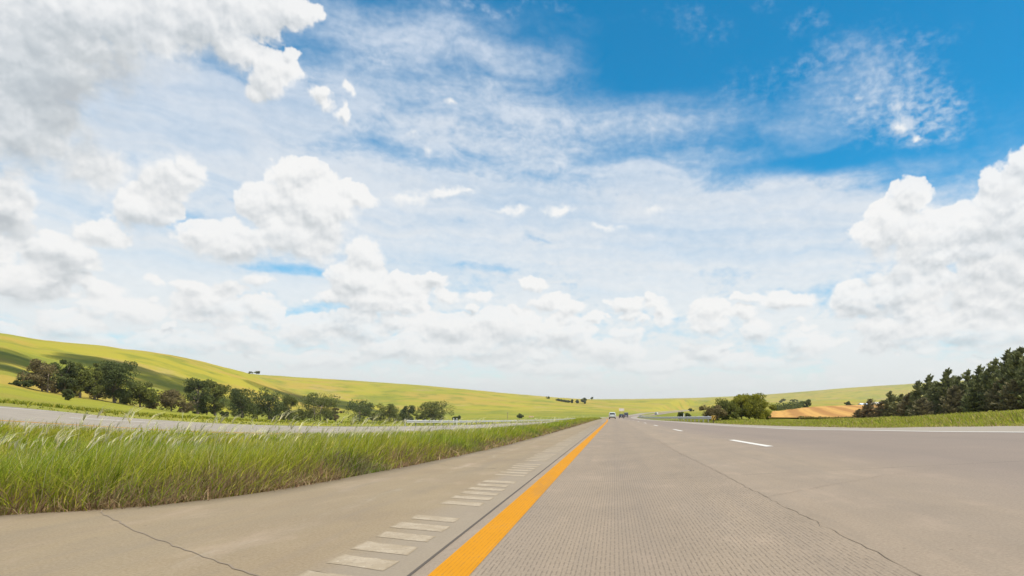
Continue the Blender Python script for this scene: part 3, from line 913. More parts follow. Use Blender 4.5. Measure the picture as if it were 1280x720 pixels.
def build_roads():
    road = link('road', strip_mesh('road', road_cross, ys_all, road_z, MAT['road']), kind='structure')
    sh = link('shoulder', strip_mesh('shoulder', shoulder_cross, ys_all, road_z, MAT['shoulder'], skirt=0.09), kind='structure')
    op = link('opposite_road', strip_mesh('opposite_road', list(np.linspace(FAR_OUT, FAR_IN, 8)) + [FAR_IN + 0.4], ys_all, far_road_z, MAT['far_road'], skirt=0.12), kind='structure')
    # sealed joint between lane and shoulder
    link('joint', strip_mesh('joint', [JOINT - 0.014, JOINT + 0.004], stations(-30, 130), lambda x, y: road_z(x, y), MAT['seam'], 0.003), road)
    link('yellow_edge_line', strip_mesh('yellow_edge_line', [-0.90, -0.70], ys_all, road_z, MAT['yellow'], 0.004), road)
    link('white_edge_line', strip_mesh('white_edge_line', [7.27, 7.42], ys_all, road_z, MAT['white'], 0.004), road)
    link('edge_line', strip_mesh('edge_line', [-20.6, -20.42], ys_all, far_road_z, MAT['white'], 0.004), op)
    link('edge_line', strip_mesh('edge_line', [-13.6, -13.42], ys_all, far_road_z, MAT['yellow'], 0.004), op)
    # lane dashes
    y = 11.85
    while y < 330:
        link('lane_dash', strip_mesh('lane_dash', [2.81, 2.95], list(np.linspace(y, y + 3.9, 6)), road_z, MAT['white'], 0.004), road)
        y += 15.4
    y = 20.0
    while y < 200:
        link('lane_dash', strip_mesh('lane_dash', [-17.07, -16.93], list(np.linspace(y, y + 3.9, 4)), far_road_z, MAT['white'], 0.004), op)
        y += 15.4

    # cracks, as thin ragged strips
    def crack(name, pts, w, par, seed):
        r = random.Random(seed)
        P = []
        for (x0, y0), (x1, y1) in zip(pts[:-1], pts[1:]):
            n = max(3, int(math.hypot(x1 - x0, y1 - y0) / 0.09))
            for i in range(n):
                t = i / n
                P.append((x0 + (x1 - x0) * t + r.gauss(0, 0.008), y0 + (y1 - y0) * t + r.gauss(0, 0.008)))
        V, F = [], []
        for i, (x, y) in enumerate(P):
            q = P[min(i + 1, len(P) - 1)]
            p = P[max(i - 1, 0)]
            dx, dy = q[0] - p[0], q[1] - p[1]
            L = math.hypot(dx, dy) or 1
            ww = w * r.uniform(0.35, 1.3)
            for s in (-1, 1):
                xx, yy = x - s * dy / L * ww, y + s * dx / L * ww
                V.append((xx, yy, float(road_z(np.array([xx]), np.array([yy]))[0]) + 0.003))
            if i:
                k = 2 * i
                F.append((k - 2, k - 1, k + 1, k))
        link(name, make_mesh(name, V, F, [MAT['crack']]), par)

    crack('crack', [(-4.15, 5.16), (-3.27, 4.33), (-2.39, 3.62), (-1.84, 3.18), (-1.01, 2.6)], 0.0055, sh, 1)
    crack('crack', [(1.30, 2.4), (1.29, 3.74), (1.265, 5.0), (1.245, 6.1), (1.225, 8.3), (1.16, 11.8), (1.2, 18.0)], 0.0030, road, 2)
    crack('crack', [(1.28, 5.3), (1.9, 5.75), (2.6, 6.2), (3.3, 6.5)], 0.0022, road, 3)
    crack('crack', [(-2.63, 15.0), (-1.9, 14.6), (-1.05, 14.4)], 0.008, sh, 4)
    crack('crack', [(-3.0, 10.3), (-2.2, 9.4), (-1.02, 8.9)], 0.006, sh, 5)

    # rumble strips: groups of worn pale bars, each its own piece with a ragged outline
    r = random.Random(9)
    y0 = 3.02
    while y0 < 62:
        for i in range(6):
            yc = y0 + 0.355 * i + r.uniform(-0.01, 0.01)
            hw, hh = 0.20 + r.uniform(-0.015, 0.015), 0.108 + r.uniform(-0.018, 0.014)
            cx = -1.335 + r.uniform(-0.012, 0.012)
            ring = [(-1, -1), (-0.3, -1), (0.3, -1), (1, -1), (1, 0), (1, 1), (0.3, 1), (-0.3, 1), (-1, 1), (-1, 0)]
            V = []
            for q in (1.0, 0.72):
                for ux, uy in ring:
                    x = cx + ux * (hw - 0.04 * (1 - q)) * (1 if q == 1 else 0.86) + r.gauss(0, 0.006)
                    y = yc + uy * hh * q + r.gauss(0, 0.006) - ux * hw * 0.46
                    V.append((x, y))
            V.append((cx, yc))
            V = [(x, y, float(road_z(np.array([x]), np.array([y]))[0]) + 0.0018) for x, y in V]
            F = [(k, (k + 1) % 10, 10 + (k + 1) % 10, 10 + k) for k in range(10)] + [(10 + k, 10 + (k + 1) % 10, 20) for k in range(10)]
            me = make_mesh('rumble_strip', V, F, [MAT['rumble']])
            me.attributes.new('inset', 'FLOAT', 'POINT').data.foreach_set('value', [0.0] * 10 + [0.55] * 10 + [0.7])
            link('rumble_strip', me, sh)
        y0 += 2.6 + r.uniform(-0.04, 0.04)


def build_field():
    """stubble field beyond the verge on the right, lying on the land"""
    def sheet(name, left, right, nu, nv):
        u, v = np.meshgrid(np.linspace(0, 1, nu), np.linspace(0, 1, nv))
        k = np.linspace(0, 1, len(left))
        lx, ly, rx, ry = (np.interp(v, k, [p[c] for p in side]) for side in (left, right) for c in (0, 1))
        X, Y = lx * (1 - u) + rx * u, ly * (1 - u) + ry * u
        Y = Y + fbm(X / 14, Y / 14, 2, seed=6) * 1.2
        Z = land(X, Y) + 0.4
        i, j = np.meshgrid(np.arange(nv - 1), np.arange(nu - 1), indexing='ij')
        F = np.stack([i * nu + j, i * nu + j + 1, (i + 1) * nu + j + 1, (i + 1) * nu + j], -1).reshape(-1, 4)
        return link(name, fast_mesh(name, np.stack([X, Y, Z], -1).reshape(-1, 3), F, [MAT['stubble']], True), kind='structure')
    sheet('stubble_field', [(27, 117), (53, 215), (93, 300)], [(75, 117), (140, 230), (210, 345)], 60, 60)
    sheet('stubble_field', [(23, 97), (26, 112)], [(55, 97), (60, 112)], 40, 16)



# ------------------------------------------------------------------ grass: blades in one mesh, each with its own height, lean and colour
def blades(px, py, pz, h, w, lean_dir, lean, col, seed, segs=2):
    """arrays of roots -> (verts, quads as 4-gons, colours)"""
    r = np.random.RandomState(seed)
    n = len(px)
    ang = r.rand(n) * 2 * pi
    wx, wy = np.cos(ang) * w / 2, np.sin(ang) * w / 2
    lx, ly = np.cos(lean_dir) * lean, np.sin(lean_dir) * lean
    V = np.zeros((n, 6, 3), np.float32)
    for k, t in enumerate((0.0, 0.55, 1.0)):
        cx, cy, cz = px + lx * t * t * h, py + ly * t * t * h, pz + h * t * (1 - 0.25 * lean * t)
        ww = (1.0, 0.8, 0.12)[k]
        V[:, 2 * k] = np.stack([cx - wx * ww, cy - wy * ww, cz], -1)
        V[:, 2 * k + 1] = np.stack([cx + wx * ww, cy + wy * ww, cz], -1)
    base = np.arange(n)[:, None] * 6
    q = np.concatenate([base + np.array([0, 1, 3, 2]), base + np.array([2, 3, 5, 4])], 0)
    return V.reshape(-1, 3), q, np.repeat(col, 6, axis=0)


def grass_object(name, parts, kind='stuff'):
    V, Q, C, off = [], [], [], 0
    for v, q, c in parts:
        V.append(v); Q.append(q + off); C.append(c)
        off += len(v)
    V, Q, C = np.concatenate(V), np.concatenate(Q), np.concatenate(C)
    me = fast_mesh(name, V, Q, [MAT['grass']])
    a = me.attributes.new('hue', 'FLOAT_COLOR', 'POINT')
    a.data.foreach_set('color', np.concatenate([C, np.ones((len(C), 1))], 1).astype(np.float32).ravel())
    return link(name, me, kind=kind)


def pick(r, n, cols, weights):
    cols = np.array(cols, np.float32)
    c = cols[r.choice(len(cols), n, p=np.array(weights) / sum(weights))]
    return c * (0.62 + 0.76 * r.rand(n, 1)).astype(np.float32)


GREENS = [(0.345, 0.370, 0.036), (0.415, 0.405, 0.044), (0.235, 0.295, 0.030), (0.50, 0.44, 0.085), (0.52, 0.41, 0.15)]
DRY = [(0.36, 0.25, 0.14), (0.28, 0.175, 0.105), (0.46, 0.36, 0.20), (0.25, 0.25, 0.07)]


def build_median_grass():
    r = np.random.RandomState(12)
    parts = []
    # (near, far, blades per square metre, width)
    for y0, y1, dens, wd in ((2.5, 8, 1300, 0.008), (8, 15, 700, 0.012), (15, 32, 300, 0.020), (32, 75, 90, 0.038), (75, 180, 24, 0.085)):
        depth = 8.6
        n = int((y1 - y0) * depth * dens)
        Y = y0 + (y1 - y0) * r.rand(n)
        d = depth * r.rand(n) ** 1.55                     # crowded towards the shoulder
        X = shoulder_edge(Y) - 0.05 - d + drift(Y) + 0.10 * fbm(Y * 1.3, Y * 0 + 2, 3, seed=2)
        ok = (X - drift(Y) > FAR_IN + 0.4)
        X, Y, d = X[ok], Y[ok], d[ok]
        keep = fbm(X / 1.1, Y / 1.1, 3, seed=5) > -0.55 + 0.5 * (r.rand(len(X)) - 0.5)
        X, Y, d = X[keep], Y[keep], d[keep]
        n = len(X)
        tall = fbm(X / 1.6, Y / 2.2, 3, seed=15)
        hmax = pchip([3, 6, 9, 14, 25, 60, 120], [0.68, 0.60, 0.50, 0.43, 0.42, 0.46, 0.5], Y)
        prof = pchip([0, 0.12, 0.45, 1.0, 2.2, 6.0], [0.30, 0.5, 0.9, 1.0, 0.78, 0.62], d)
        h = hmax * prof * (0.62 + 0.50 * r.rand(n)) * (1 + 0.50 * tall)
        edge = smooth(d + 0.35 * fbm(X / 0.9, Y / 0.9, 2, seed=25), 1.05, 0.15)
        edge = np.maximum(edge, 0.85 * smooth(fbm(X / 1.4, Y / 2.0, 2, seed=85), 0.0, 0.35) * smooth(d, 1.5, 0.5))
        dry = r.rand(n) < edge * 0.85
        col = np.where(dry[:, None], pick(r, n, DRY, (5, 4, 2, 2)), pick(r, n, GREENS, (5, 5, 3, 2.5, 1.2)))
        lush = smooth(fbm(X / 2.5, Y / 2.5, 2, seed=35), -0.2, 0.5)[:, None]
        col = col * (1 - 0.25 * lush * np.array([[1.0, 0.2, 0.6]]))
        h = np.where(dry, h * 0.74, h)
        parts.append(blades(X, Y, land(X, Y) - 0.01, h, wd * (0.7 + 0.7 * r.rand(n)), r.normal(0.1, 1.1, n), 0.2 + 0.75 * r.rand(n) ** 1.5, col.astype(np.float32), 3))
    grass_object('median_grass', parts)

    # low thatch creeping over the edge of the slab
    parts = []
    for y0, y1, dens, wd in ((3, 9, 900, 0.009), (9, 20, 330, 0.016), (20, 60, 90, 0.04)):
        n = int((y1 - y0) * dens * 0.4)
        Y = y0 + (y1 - y0) * r.rand(n)
        d = np.abs(r.normal(0, 0.22, n))
        X = shoulder_edge(Y) + 0.05 - d + drift(Y)
        keep = fbm(X * 2, Y * 0.9, 3, seed=45) > -0.1
        X, Y = X[keep], Y[keep]
        n = len(X)
        parts.append(blades(X, Y, land(X, Y) - 0.01, 0.05 + 0.16 * r.rand(n), wd * (0.6 + 0.8 * r.rand(n)), r.rand(n) * 6.3, 0.4 + 0.9 * r.rand(n), pick(r, n, DRY, (4, 5, 2, 1)), 4))
    grass_object('dry_thatch', parts)

    # flowering stems: pale nodding heads standing above the rest
    parts = []
    for y0, y1, n, s in ((5.2, 9, 230, 0.9), (9, 16, 260, 1.0), (16, 40, 380, 1.3), (40, 90, 60, 2.0)):
        Y = y0 + (y1 - y0) * r.rand(n)
        d = 0.4 + 3.2 * r.rand(n)
        X = shoulder_edge(Y) - d + drift(Y)
        hm = pchip([5, 9, 14, 25, 60, 120], [0.80, 0.72, 0.64, 0.56, 0.62, 0.66], Y)
        h = hm * (0.80 + 0.45 * r.rand(n) ** 1.4)
        z = land(X, Y)
        ld, ln = r.normal(0.05, 0.5, n), 0.12 + 0.35 * r.rand(n)
        straw = pick(r, n, [(0.74, 0.68, 0.42), (0.64, 0.62, 0.34), (0.80, 0.75, 0.52)], (3, 2, 2))
        parts.append(blades(X, Y, z, h, 0.0035 * s * np.ones(n), ld, ln, straw * 0.8, 5))
        tx, ty, tz = X + np.cos(ld) * ln * h * 0.80, Y + np.sin(ld) * ln * h * 0.80, z + h * (0.88 - 0.2 * ln)
        for k in range(4):
            hl = 0.09 + 0.09 * r.rand(n)
            parts.append(blades(tx, ty, tz, hl, 0.0075 * s * (0.8 + 0.5 * r.rand(n)), ld + r.normal(0, 0.3, n), 0.75 + 0.45 * r.rand(n), straw, 6 + k))
    # a finer, shorter grass in seed makes a pale bloom over the top of the stand
    for y0, y1, n, s in ((5.5, 9, 800, 1.0), (9, 16, 1000, 1.2), (16, 34, 1000, 1.7), (34, 70, 180, 2.4)):
        Y = y0 + (y1 - y0) * r.rand(n)
        d = 0.5 + 5.2 * r.rand(n)
        X = shoulder_edge(Y) - d + drift(Y)
        keep = fbm(X / 1.3, Y / 1.3, 2, seed=95) > -0.25
        X, Y = X[keep], Y[keep]
        n = len(X)
        h = pchip([5, 9, 14, 25, 60, 120], [0.62, 0.56, 0.50, 0.47, 0.52, 0.56], Y) * (0.78 + 0.35 * r.rand(n))
        straw = pick(r, n, [(0.62, 0.55, 0.24), (0.55, 0.52, 0.20), (0.66, 0.58, 0.30)], (3, 2, 2))
        parts.append(blades(X, Y, land(X, Y), h, 0.0045 * s * (0.7 + 0.6 * r.rand(n)), r.normal(0.05, 0.8, n), 0.2 + 0.5 * r.rand(n), straw, 10))
    grass_object('seed_heads', parts)


def build_verge_grass():
    r = np.random.RandomState(22)
    parts = []
    for y0, y1, dens, wd, dep in ((13, 30, 210, 0.022, 7.0), (30, 60, 95, 0.040, 8.0), (60, 125, 34, 0.075, 9.0)):
        n = int((y1 - y0) * dep * dens)
        Y = y0 + (y1 - y0) * r.rand(n)
        d = dep * r.rand(n)
        X = RIGHT_EDGE + 0.05 + d + drift(Y) + 0.15 * fbm(Y * 0.9, Y * 0 + 1, 3, seed=4)
        keep = fbm(X / 1.6, Y / 1.6, 3, seed=55) > -0.5 + 0.7 * (r.rand(n) - 0.5)
        X, Y, d = X[keep], Y[keep], d[keep]
        n = len(X)
        tall = fbm(X / 2.2, Y / 3.0, 3, seed=65)
        h = pchip([0, 0.3, 1.2, 3, 9], [0.08, 0.16, 0.24, 0.34, 0.44], d) * pchip([15, 40, 70, 120], [0.62, 0.60, 0.5, 0.5], Y) * (0.7 + 0.5 * r.rand(n)) * (1 + 0.45 * tall)
        dry = r.rand(n) < 0.18 + 0.45 * smooth(d, 0.9, 0.1)
        col = np.where(dry[:, None], pick(r, n, DRY, (3, 1, 4, 2)), pick(r, n, [(0.33, 0.34, 0.045), (0.26, 0.30, 0.04), (0.40, 0.36, 0.075), (0.18, 0.23, 0.034)], (4, 4, 3, 2)))
        parts.append(blades(X, Y, land(X, Y) - 0.01, h, wd * (0.7 + 0.7 * r.rand(n)), r.normal(3.0, 0.9, n), 0.2 + 0.5 * r.rand(n), col.astype(np.float32), 7))
    grass_object('verge_grass', parts)
    # rough grass on the far bank, between the other road and the trees
    parts = []
    for y0, y1, dens, wd in ((24, 60, 22, 0.05), (60, 150, 5, 0.12)):
        dep = 26.0
        n = int((y1 - y0) * dep * dens)
        Y = y0 + (y1 - y0) * r.rand(n)
        d = dep * r.rand(n)
        X = FAR_OUT - 0.3 - d + drift(Y)
        keep = fbm(X / 4, Y / 4, 3, seed=75) > 0.1 + 0.7 * (r.rand(n) - 0.5)
        X, Y, d = X[keep], Y[keep], d[keep]
        n = len(X)
        h = (0.05 + 0.20 * r.rand(n) ** 2) * (0.3 + smooth(d, 0, 9))
        col = pick(r, n, [(0.27, 0.27, 0.026), (0.19, 0.22, 0.024), (0.13, 0.155, 0.025), (0.36, 0.31, 0.065)], (4, 4, 3, 2))
        parts.append(blades(X, Y, land(X, Y) - 0.01, h, wd * (0.7 + 0.7 * r.rand(n)), r.rand(n) * 6.3, 0.3 + 0.5 * r.rand(n), col, 8))
    grass_object('bank_grass', parts)


# ------------------------------------------------------------------ trees
def tube(points, radii, sides=6):
    V, F = [], []
    pts = [Vector(p) for p in points]
    for i, p in enumerate(pts):
        d = (pts[min(i + 1, len(pts) - 1)] - pts[max(i - 1, 0)]).normalized()
        a = d.orthogonal().normalized()
        b = d.cross(a)
        for k in range(sides):
            t = 2 * pi * k / sides
            V.append(p + (a * cos(t) + b * sin(t)) * radii[i])
        if i:
            o = (i - 1) * sides
            for k in range(sides):
                F.append((o + k, o + (k + 1) % sides, o + sides + (k + 1) % sides, o + sides + k))
    V.append(pts[-1])
    o = (len(pts) - 1) * sides
    for k in range(sides):
        F.append((o + k, o + (k + 1) % sides, len(V) - 1))
    return V, F


def join(parts):
    V, F = [], []
    for v, f in parts:
        o = len(V)
        V += list(v)
        F += [tuple(i + o for i in x) for x in f]
    return V, F


def leaf_mesh(name, pos, size, aspect, tint, mat, r, up=0.3, dirs=None):
    """one small quad per leaf spray"""
    n = len(pos)
    if dirs is None:
        d = r.normal(size=(n, 3)); d[:, 2] += up
    else:
        d = dirs
    d = d / np.linalg.norm(d, axis=1, keepdims=True)
    s = np.cross(d, r.normal(size=(n, 3)))
    s = s / np.linalg.norm(s, axis=1, keepdims=True)
    L, Wd = d * size[:, None], s * (size * aspect)[:, None]
    V = np.stack([pos - L * 0.5, pos + Wd * 0.5 + L * 0.05, pos + L * 0.6, pos - Wd * 0.5 - L * 0.05], 1).reshape(-1, 3)
    me = fast_mesh(name, V, np.arange(4 * n).reshape(n, 4), [mat])
    a = me.attributes.new('tint', 'FLOAT', 'POINT')
    a.data.foreach_set('value', np.repeat(np.clip(tint, 0, 1), 4).astype(np.float32))
    return me


def broadleaf(name, loc, h, w, seed, mat, label, cat='tree', group=None, low=0.18, clumps=22, per=150, leaf=0.24, lean=0.0, trunks=1, bare=0.0, flat=0.0):
    r = np.random.RandomState(seed)
    root = link(name, None, label=label, cat=cat, group=group, loc=loc)
    # clump centres through the crown, an uneven outline
    C, R = [], []
    lobes = [(r.uniform(-0.24, 0.24), r.uniform(-0.24, 0.24), r.uniform(0.55, 0.80)) for _ in range(3)]
    for i in range(clumps):
        lb = lobes[i % 3]
        t = r.rand() ** 0.8
        z = low + (1 - low) * (0.10 + 0.80 * t)
        env = (np.sin(pi * np.clip((z - low * 0.6) / (1.06 - low * 0.6), 0, 1)) ** 0.55) * (1 - flat * 0.3)
        a, q = r.rand() * 2 * pi, np.sqrt(r.rand())
        x, y = 0.5 * w * env * q * np.cos(a) * 0.92, 0.5 * w * env * q * np.sin(a) * 0.92
        C.append((x + lb[0] * w * 0.35 + lean * z * h, y + lb[1] * w * 0.35, z * h))
        R.append(min(w, h) * r.uniform(0.12, 0.23))
    C, R = np.array(C), np.array(R)
    C[np.argmax(C[:, 2]), 2] = h - R[np.argmax(C[:, 2])] * 0.8
    P, T = [], []
    for c, rad in zip(C, R):
        n = int(per * r.uniform(0.6, 1.3) * (1 - bare))
        q = r.normal(size=(n, 3))
        q = q / np.linalg.norm(q, axis=1, keepdims=True) * (rad * (0.45 + 0.75 * r.rand(n, 1) ** 0.7))
        q[:, 2] *= 0.78
        P.append(c + q)
        T.append(np.clip(r.uniform(0.15, 0.85) + r.normal(0, 0.18, n), 0, 1))
    P, T = np.concatenate(P), np.concatenate(T)
    ok = P[:, 2] > 0.05
    P, T = P[ok], T[ok]
    link('crown', leaf_mesh('crown', P, leaf * (0.6 + 0.8 * r.rand(len(P))), 0.62, T, mat, r), root)
    # trunk(s) with limbs reaching into the clumps
    parts = []
    for k in range(trunks):
        bx = (k - (trunks - 1) / 2) * w * 0.16
        top = Vector((bx * 1.6 + lean * h * 0.5, r.uniform(-0.05, 0.05) * w, h * 0.62))
        mid = Vector((bx * 1.2 + r.uniform(-0.04, 0.04) * w, 0, h * 0.3))
        r0 = h * (0.028 if trunks == 1 else 0.02)
        parts.append(tube([(bx, 0, -0.25), mid, top], [r0 * 1.25, r0 * 0.85, r0 * 0.35]))
        for i in range(k, len(C), trunks * 2):
            c = Vector(C[i])
            f = min(0.95, max(0.25, c.z / h * 0.62))
            s = mid.lerp(top, min(1, max(0, (h * f - mid.z) / (top.z - mid.z + 1e-6))))
            m = s.lerp(c, 0.5) + Vector((0, 0, -0.04 * h))
            parts.append(tube([s, m, c], [r0 * 0.42, r0 * 0.26, r0 * 0.08], 4))
    V, F = join(parts)
    link('trunk', make_mesh('trunk', V, F, [MAT['bark']], True), root)
    return root


def cedar_mesh(h, w, seed, mat, lean=0.10):
    """upright conifer: whorls of up-swept sprays round a trunk, top bent by the wind"""
    r = np.random.RandomState(seed)
    P, D, T, S = [], [], [], []
    levels = int(14 + h * 2.2)
    limbs = [tube([(0, 0, -0.3), (0.02 * h, 0, h * 0.5), (lean * h * 0.55, 0, h * 0.97)], [0.028 * h, 0.018 * h, 0.004 * h])]
    for i in range(levels):
        t = (i + r.uniform(-0.3, 0.3)) / (levels - 1)
        t = min(max(t, 0.02), 1.0)
        z0 = h * (0.05 + 0.93 * t)
        env = w * 0.5 * (1 - t) ** 0.72 * (0.72 + 0.28 * min(1, t / 0.15)) + 0.05 * w
        for k in range(int(6 + 6 * (1 - t))):
            a = r.rand() * 2 * pi
            L = env * r.uniform(0.4, 1.4) * (1 + 0.28 * np.cos(a))
            cx = lean * h * t * t * 0.6
            n = int(12 + 40 * L / (w * 0.5))
            u = r.rand(n) ** 0.7
            rise = 0.12 + 0.45 * t
            sp = 0.05 * h * (0.4 + 0.6 * (1 - t))
            pos = np.stack([cx + np.cos(a) * L * u, np.sin(a) * L * u, z0 + L * rise * u * u], -1) + r.normal(0, 1, (n, 3)) * sp * np.array([0.55, 0.55, 0.30])
            P.append(pos)
            d = np.stack([np.cos(a) + 0.4 + r.normal(0, 0.5, n), np.sin(a) + r.normal(0, 0.5, n), 0.55 + 0.5 * t + r.normal(0, 0.35, n)], -1)
            D.append(d)
            T.append(np.clip(r.uniform(-0.1, 1.1) + r.normal(0, 0.12, n), 0, 1))
            S.append((0.16 + 0.20 * r.rand(n)) * (0.5 + 0.5 * h / 5))
            if k % 3 == 0 and t < 0.85:
                limbs.append(tube([(cx * 0.8, 0, z0), (cx + np.cos(a) * L * 0.8, np.sin(a) * L * 0.8, z0 + L * rise * 0.6)], [0.008 * h, 0.003 * h], 4))
    # leader
    n = 26
    u = r.rand(n)
    P.append(np.stack([lean * h * (0.58 + 0.22 * u), r.normal(0, 0.03, n), h * (0.93 + 0.09 * u)], -1) + r.normal(0, 0.035, (n, 3)))
    D.append(np.stack([0.5 + r.normal(0, 0.35, n), r.normal(0, 0.35, n), 1.0 + 0 * u], -1))
    T.append(np.full(n, 0.4))
    S.append(0.24 + 0.1 * r.rand(n))
    P, D, T, S = np.concatenate(P), np.concatenate(D), np.concatenate(T), np.concatenate(S)
    crown = leaf_mesh('crown', P, S, 0.42, T, mat, r, dirs=D)
    V, F = join(limbs)
    return crown, make_mesh('trunk', V, F, [MAT['cedar_bark']], True)


def stand(bearing, Y):
    """the spot on the ground at this bearing (x/y from the camera's foot) and distance"""
    X = bearing * Y
    return (X, Y, at(X, Y))



# ------------------------------------------------------------------ the line of trees along the creek on the left
def creek_trees():
    G = 'trees along the creek below the hill'
    B = 'low bushes by the opposite road'
    o, d, b, y = (MAT[k] for k in ('leaf_olive', 'leaf_dark', 'leaf_brown', 'leaf_yellow'))
    # bearing, distance, height, width, material, seed, options, label
    T = [
        (-0.8900, 121, 6.20, 6.05, b, 1, dict(bare=0.15, clumps=30, trunks=2, low=0.08), 'thin brownish tree with several stems at the left end of the creek line'),
        (-0.8588, 124, 6.97, 4.18, d, 2, dict(low=0.1, clumps=27), 'dark rounded tree on a bare trunk, second in the creek line from the left'),
        (-0.8350, 126, 6.93, 4.09, o, 3, dict(low=0.09, clumps=25, bare=0.05), 'tree with pale stems showing under its crown, beside the tallest pair'),
        (-0.8125, 131, 7.53, 3.44, o, 4, dict(low=0.05, clumps=24), 'narrow upright tree just left of the tallest dark tree'),
        (-0.7812, 135, 9.11, 7.26, d, 5, dict(low=0.0, clumps=45, per=190), 'tallest and densest dark green tree in the creek line'),
        (-0.7412, 141, 5.82, 6.70, o, 6, dict(low=0.0, clumps=36), 'round brown-green tree with foliage to the ground, right of the tallest tree'),
        (-0.6925, 157, 5.30, 5.30, b, 7, dict(low=0.0, clumps=27, bare=0.1), 'low brownish tree standing alone in the gap of the creek line'),
        (-0.6512, 166, 9.54, 6.02, d, 8, dict(low=0.0, clumps=39), 'dark left half of a wide two-lobed clump below the olive hill'),
        (-0.6238, 170, 9.78, 5.74, o, 9, dict(low=0.08, clumps=33), 'round-topped right half of a wide two-lobed clump below the olive hill'),
        (-0.5813, 188, 8.93, 7.99, d, 10, dict(low=0.0, clumps=39), 'broad bushy tree right of the two-lobed clump'),
        (-0.5400, 205, 10.51, 8.46, d, 11, dict(low=0.0, clumps=39), 'dark full tree in the middle of the creek line'),
        (-0.5088, 218, 9.27, 5.72, o, 12, dict(low=0.0, clumps=27), 'slim olive tree right of the dark full tree'),
        (-0.4637, 238, 11.01, 13.09, o, 13, dict(low=0.03, clumps=42, trunks=2), 'spreading tree with forked pale stems under its wide crown'),
        (-0.4350, 250, 7.50, 3.44, b, 14, dict(low=0.0, clumps=13, bare=0.35), 'thin half bare sapling beside the spreading forked tree'),
        (-0.3987, 270, 9.79, 12.49, d, 15, dict(low=0.0, clumps=39), 'round dark tree with open ground on both sides'),
        (-0.3525, 294, 8.45, 10.66, o, 16, dict(low=0.0, clumps=30), 'low tree at the start of the guard rail on the opposite road'),
        (-0.3225, 308, 8.09, 6.54, d, 17, dict(low=0.0, clumps=24), 'small dark tree left of the last wide tree of the creek line'),
        (-0.2787, 330, 10.31, 18.15, o, 18, dict(low=0.0, clumps=48, lean=0.12), 'wide tree at the right end of the creek line, its crown leaning right'),
    ]
    for bb, Y, h, w, mat, seed, kw, lab in T:
        leaf = 0.24 + Y * 0.0007
        broadleaf('tree', stand(bb, Y), h, w, seed + 40, mat, lab, group=G, leaf=leaf, **kw)
    S = [
        (-0.9275, 117, 1.75, 4.53, d, 61, 'wide low dark bush left of the creek trees'),
        (-0.8525, 96, 1.56, 1.44, d, 62, 'small round bush in the grass below the creek trees'),
        (-0.6088, 140, 1.40, 1.93, d, 63, 'small dark bush in the grass beside the opposite road'),
        (-0.8800, 127, 2.38, 5.40, b, 141, 'brown thicket under the thin many-stemmed tree at the left end'),
        (-0.8450, 131, 2.78, 5.24, o, 142, 'olive thicket under the two dark rounded trees at the left end'),
        (-0.8075, 139, 3.13, 5.21, b, 143, 'brownish thicket at the foot of the narrow upright tree'),
        (-0.7625, 143, 3.22, 4.65, d, 144, 'dark thicket at the right foot of the tallest tree'),
        (-0.6375, 172, 4.30, 8.60, d, 145, 'dark thicket filling the foot of the two-lobed clump'),
        (-0.5575, 205, 4.87, 8.71, o, 146, 'olive thicket between the broad bushy tree and the dark full one'),
        (-0.5225, 222, 5.00, 7.77, d, 147, 'dark thicket between the dark full tree and the slim olive one'),
        (-0.4875, 238, 4.76, 8.93, o, 148, 'olive thicket at the left foot of the spreading forked tree'),
        (-0.4500, 254, 4.45, 8.89, d, 149, 'dark thicket at the right foot of the spreading forked tree'),
        (-0.3775, 288, 4.32, 8.64, o, 150, 'low olive thicket right of the round dark tree'),
        (-0.3375, 306, 4.97, 9.18, d, 151, 'low dark thicket beside the start of the guard rail'),
        (-0.3000, 325, 5.69, 9.75, o, 152, 'olive thicket at the left foot of the last wide tree'),
        (-0.7225, 143, 2.86, 3.40, b, 64, 'brown scrubby bush at the right foot of the round brown-green tree'),
        (-0.6700, 158, 3.56, 3.75, b, 65, 'brown bush between the lone low tree and the two-lobed clump'),
        (-0.2475, 340, 2.98, 5.95, d, 66, 'low dark bush at the foot of the last creek tree'),
        (-0.1462, 430, 3.23, 5.91, d, 67, 'small dark bush behind the end of the opposite guard rail'),
    ]
    for bb, Y, h, w, mat, seed, lab in S:
        broadleaf('bush', stand(bb, Y), h, w, seed, mat, lab, cat='bush', group=B, low=0.0, clumps=21, per=120, leaf=0.2 + Y * 0.0007, flat=0.6)


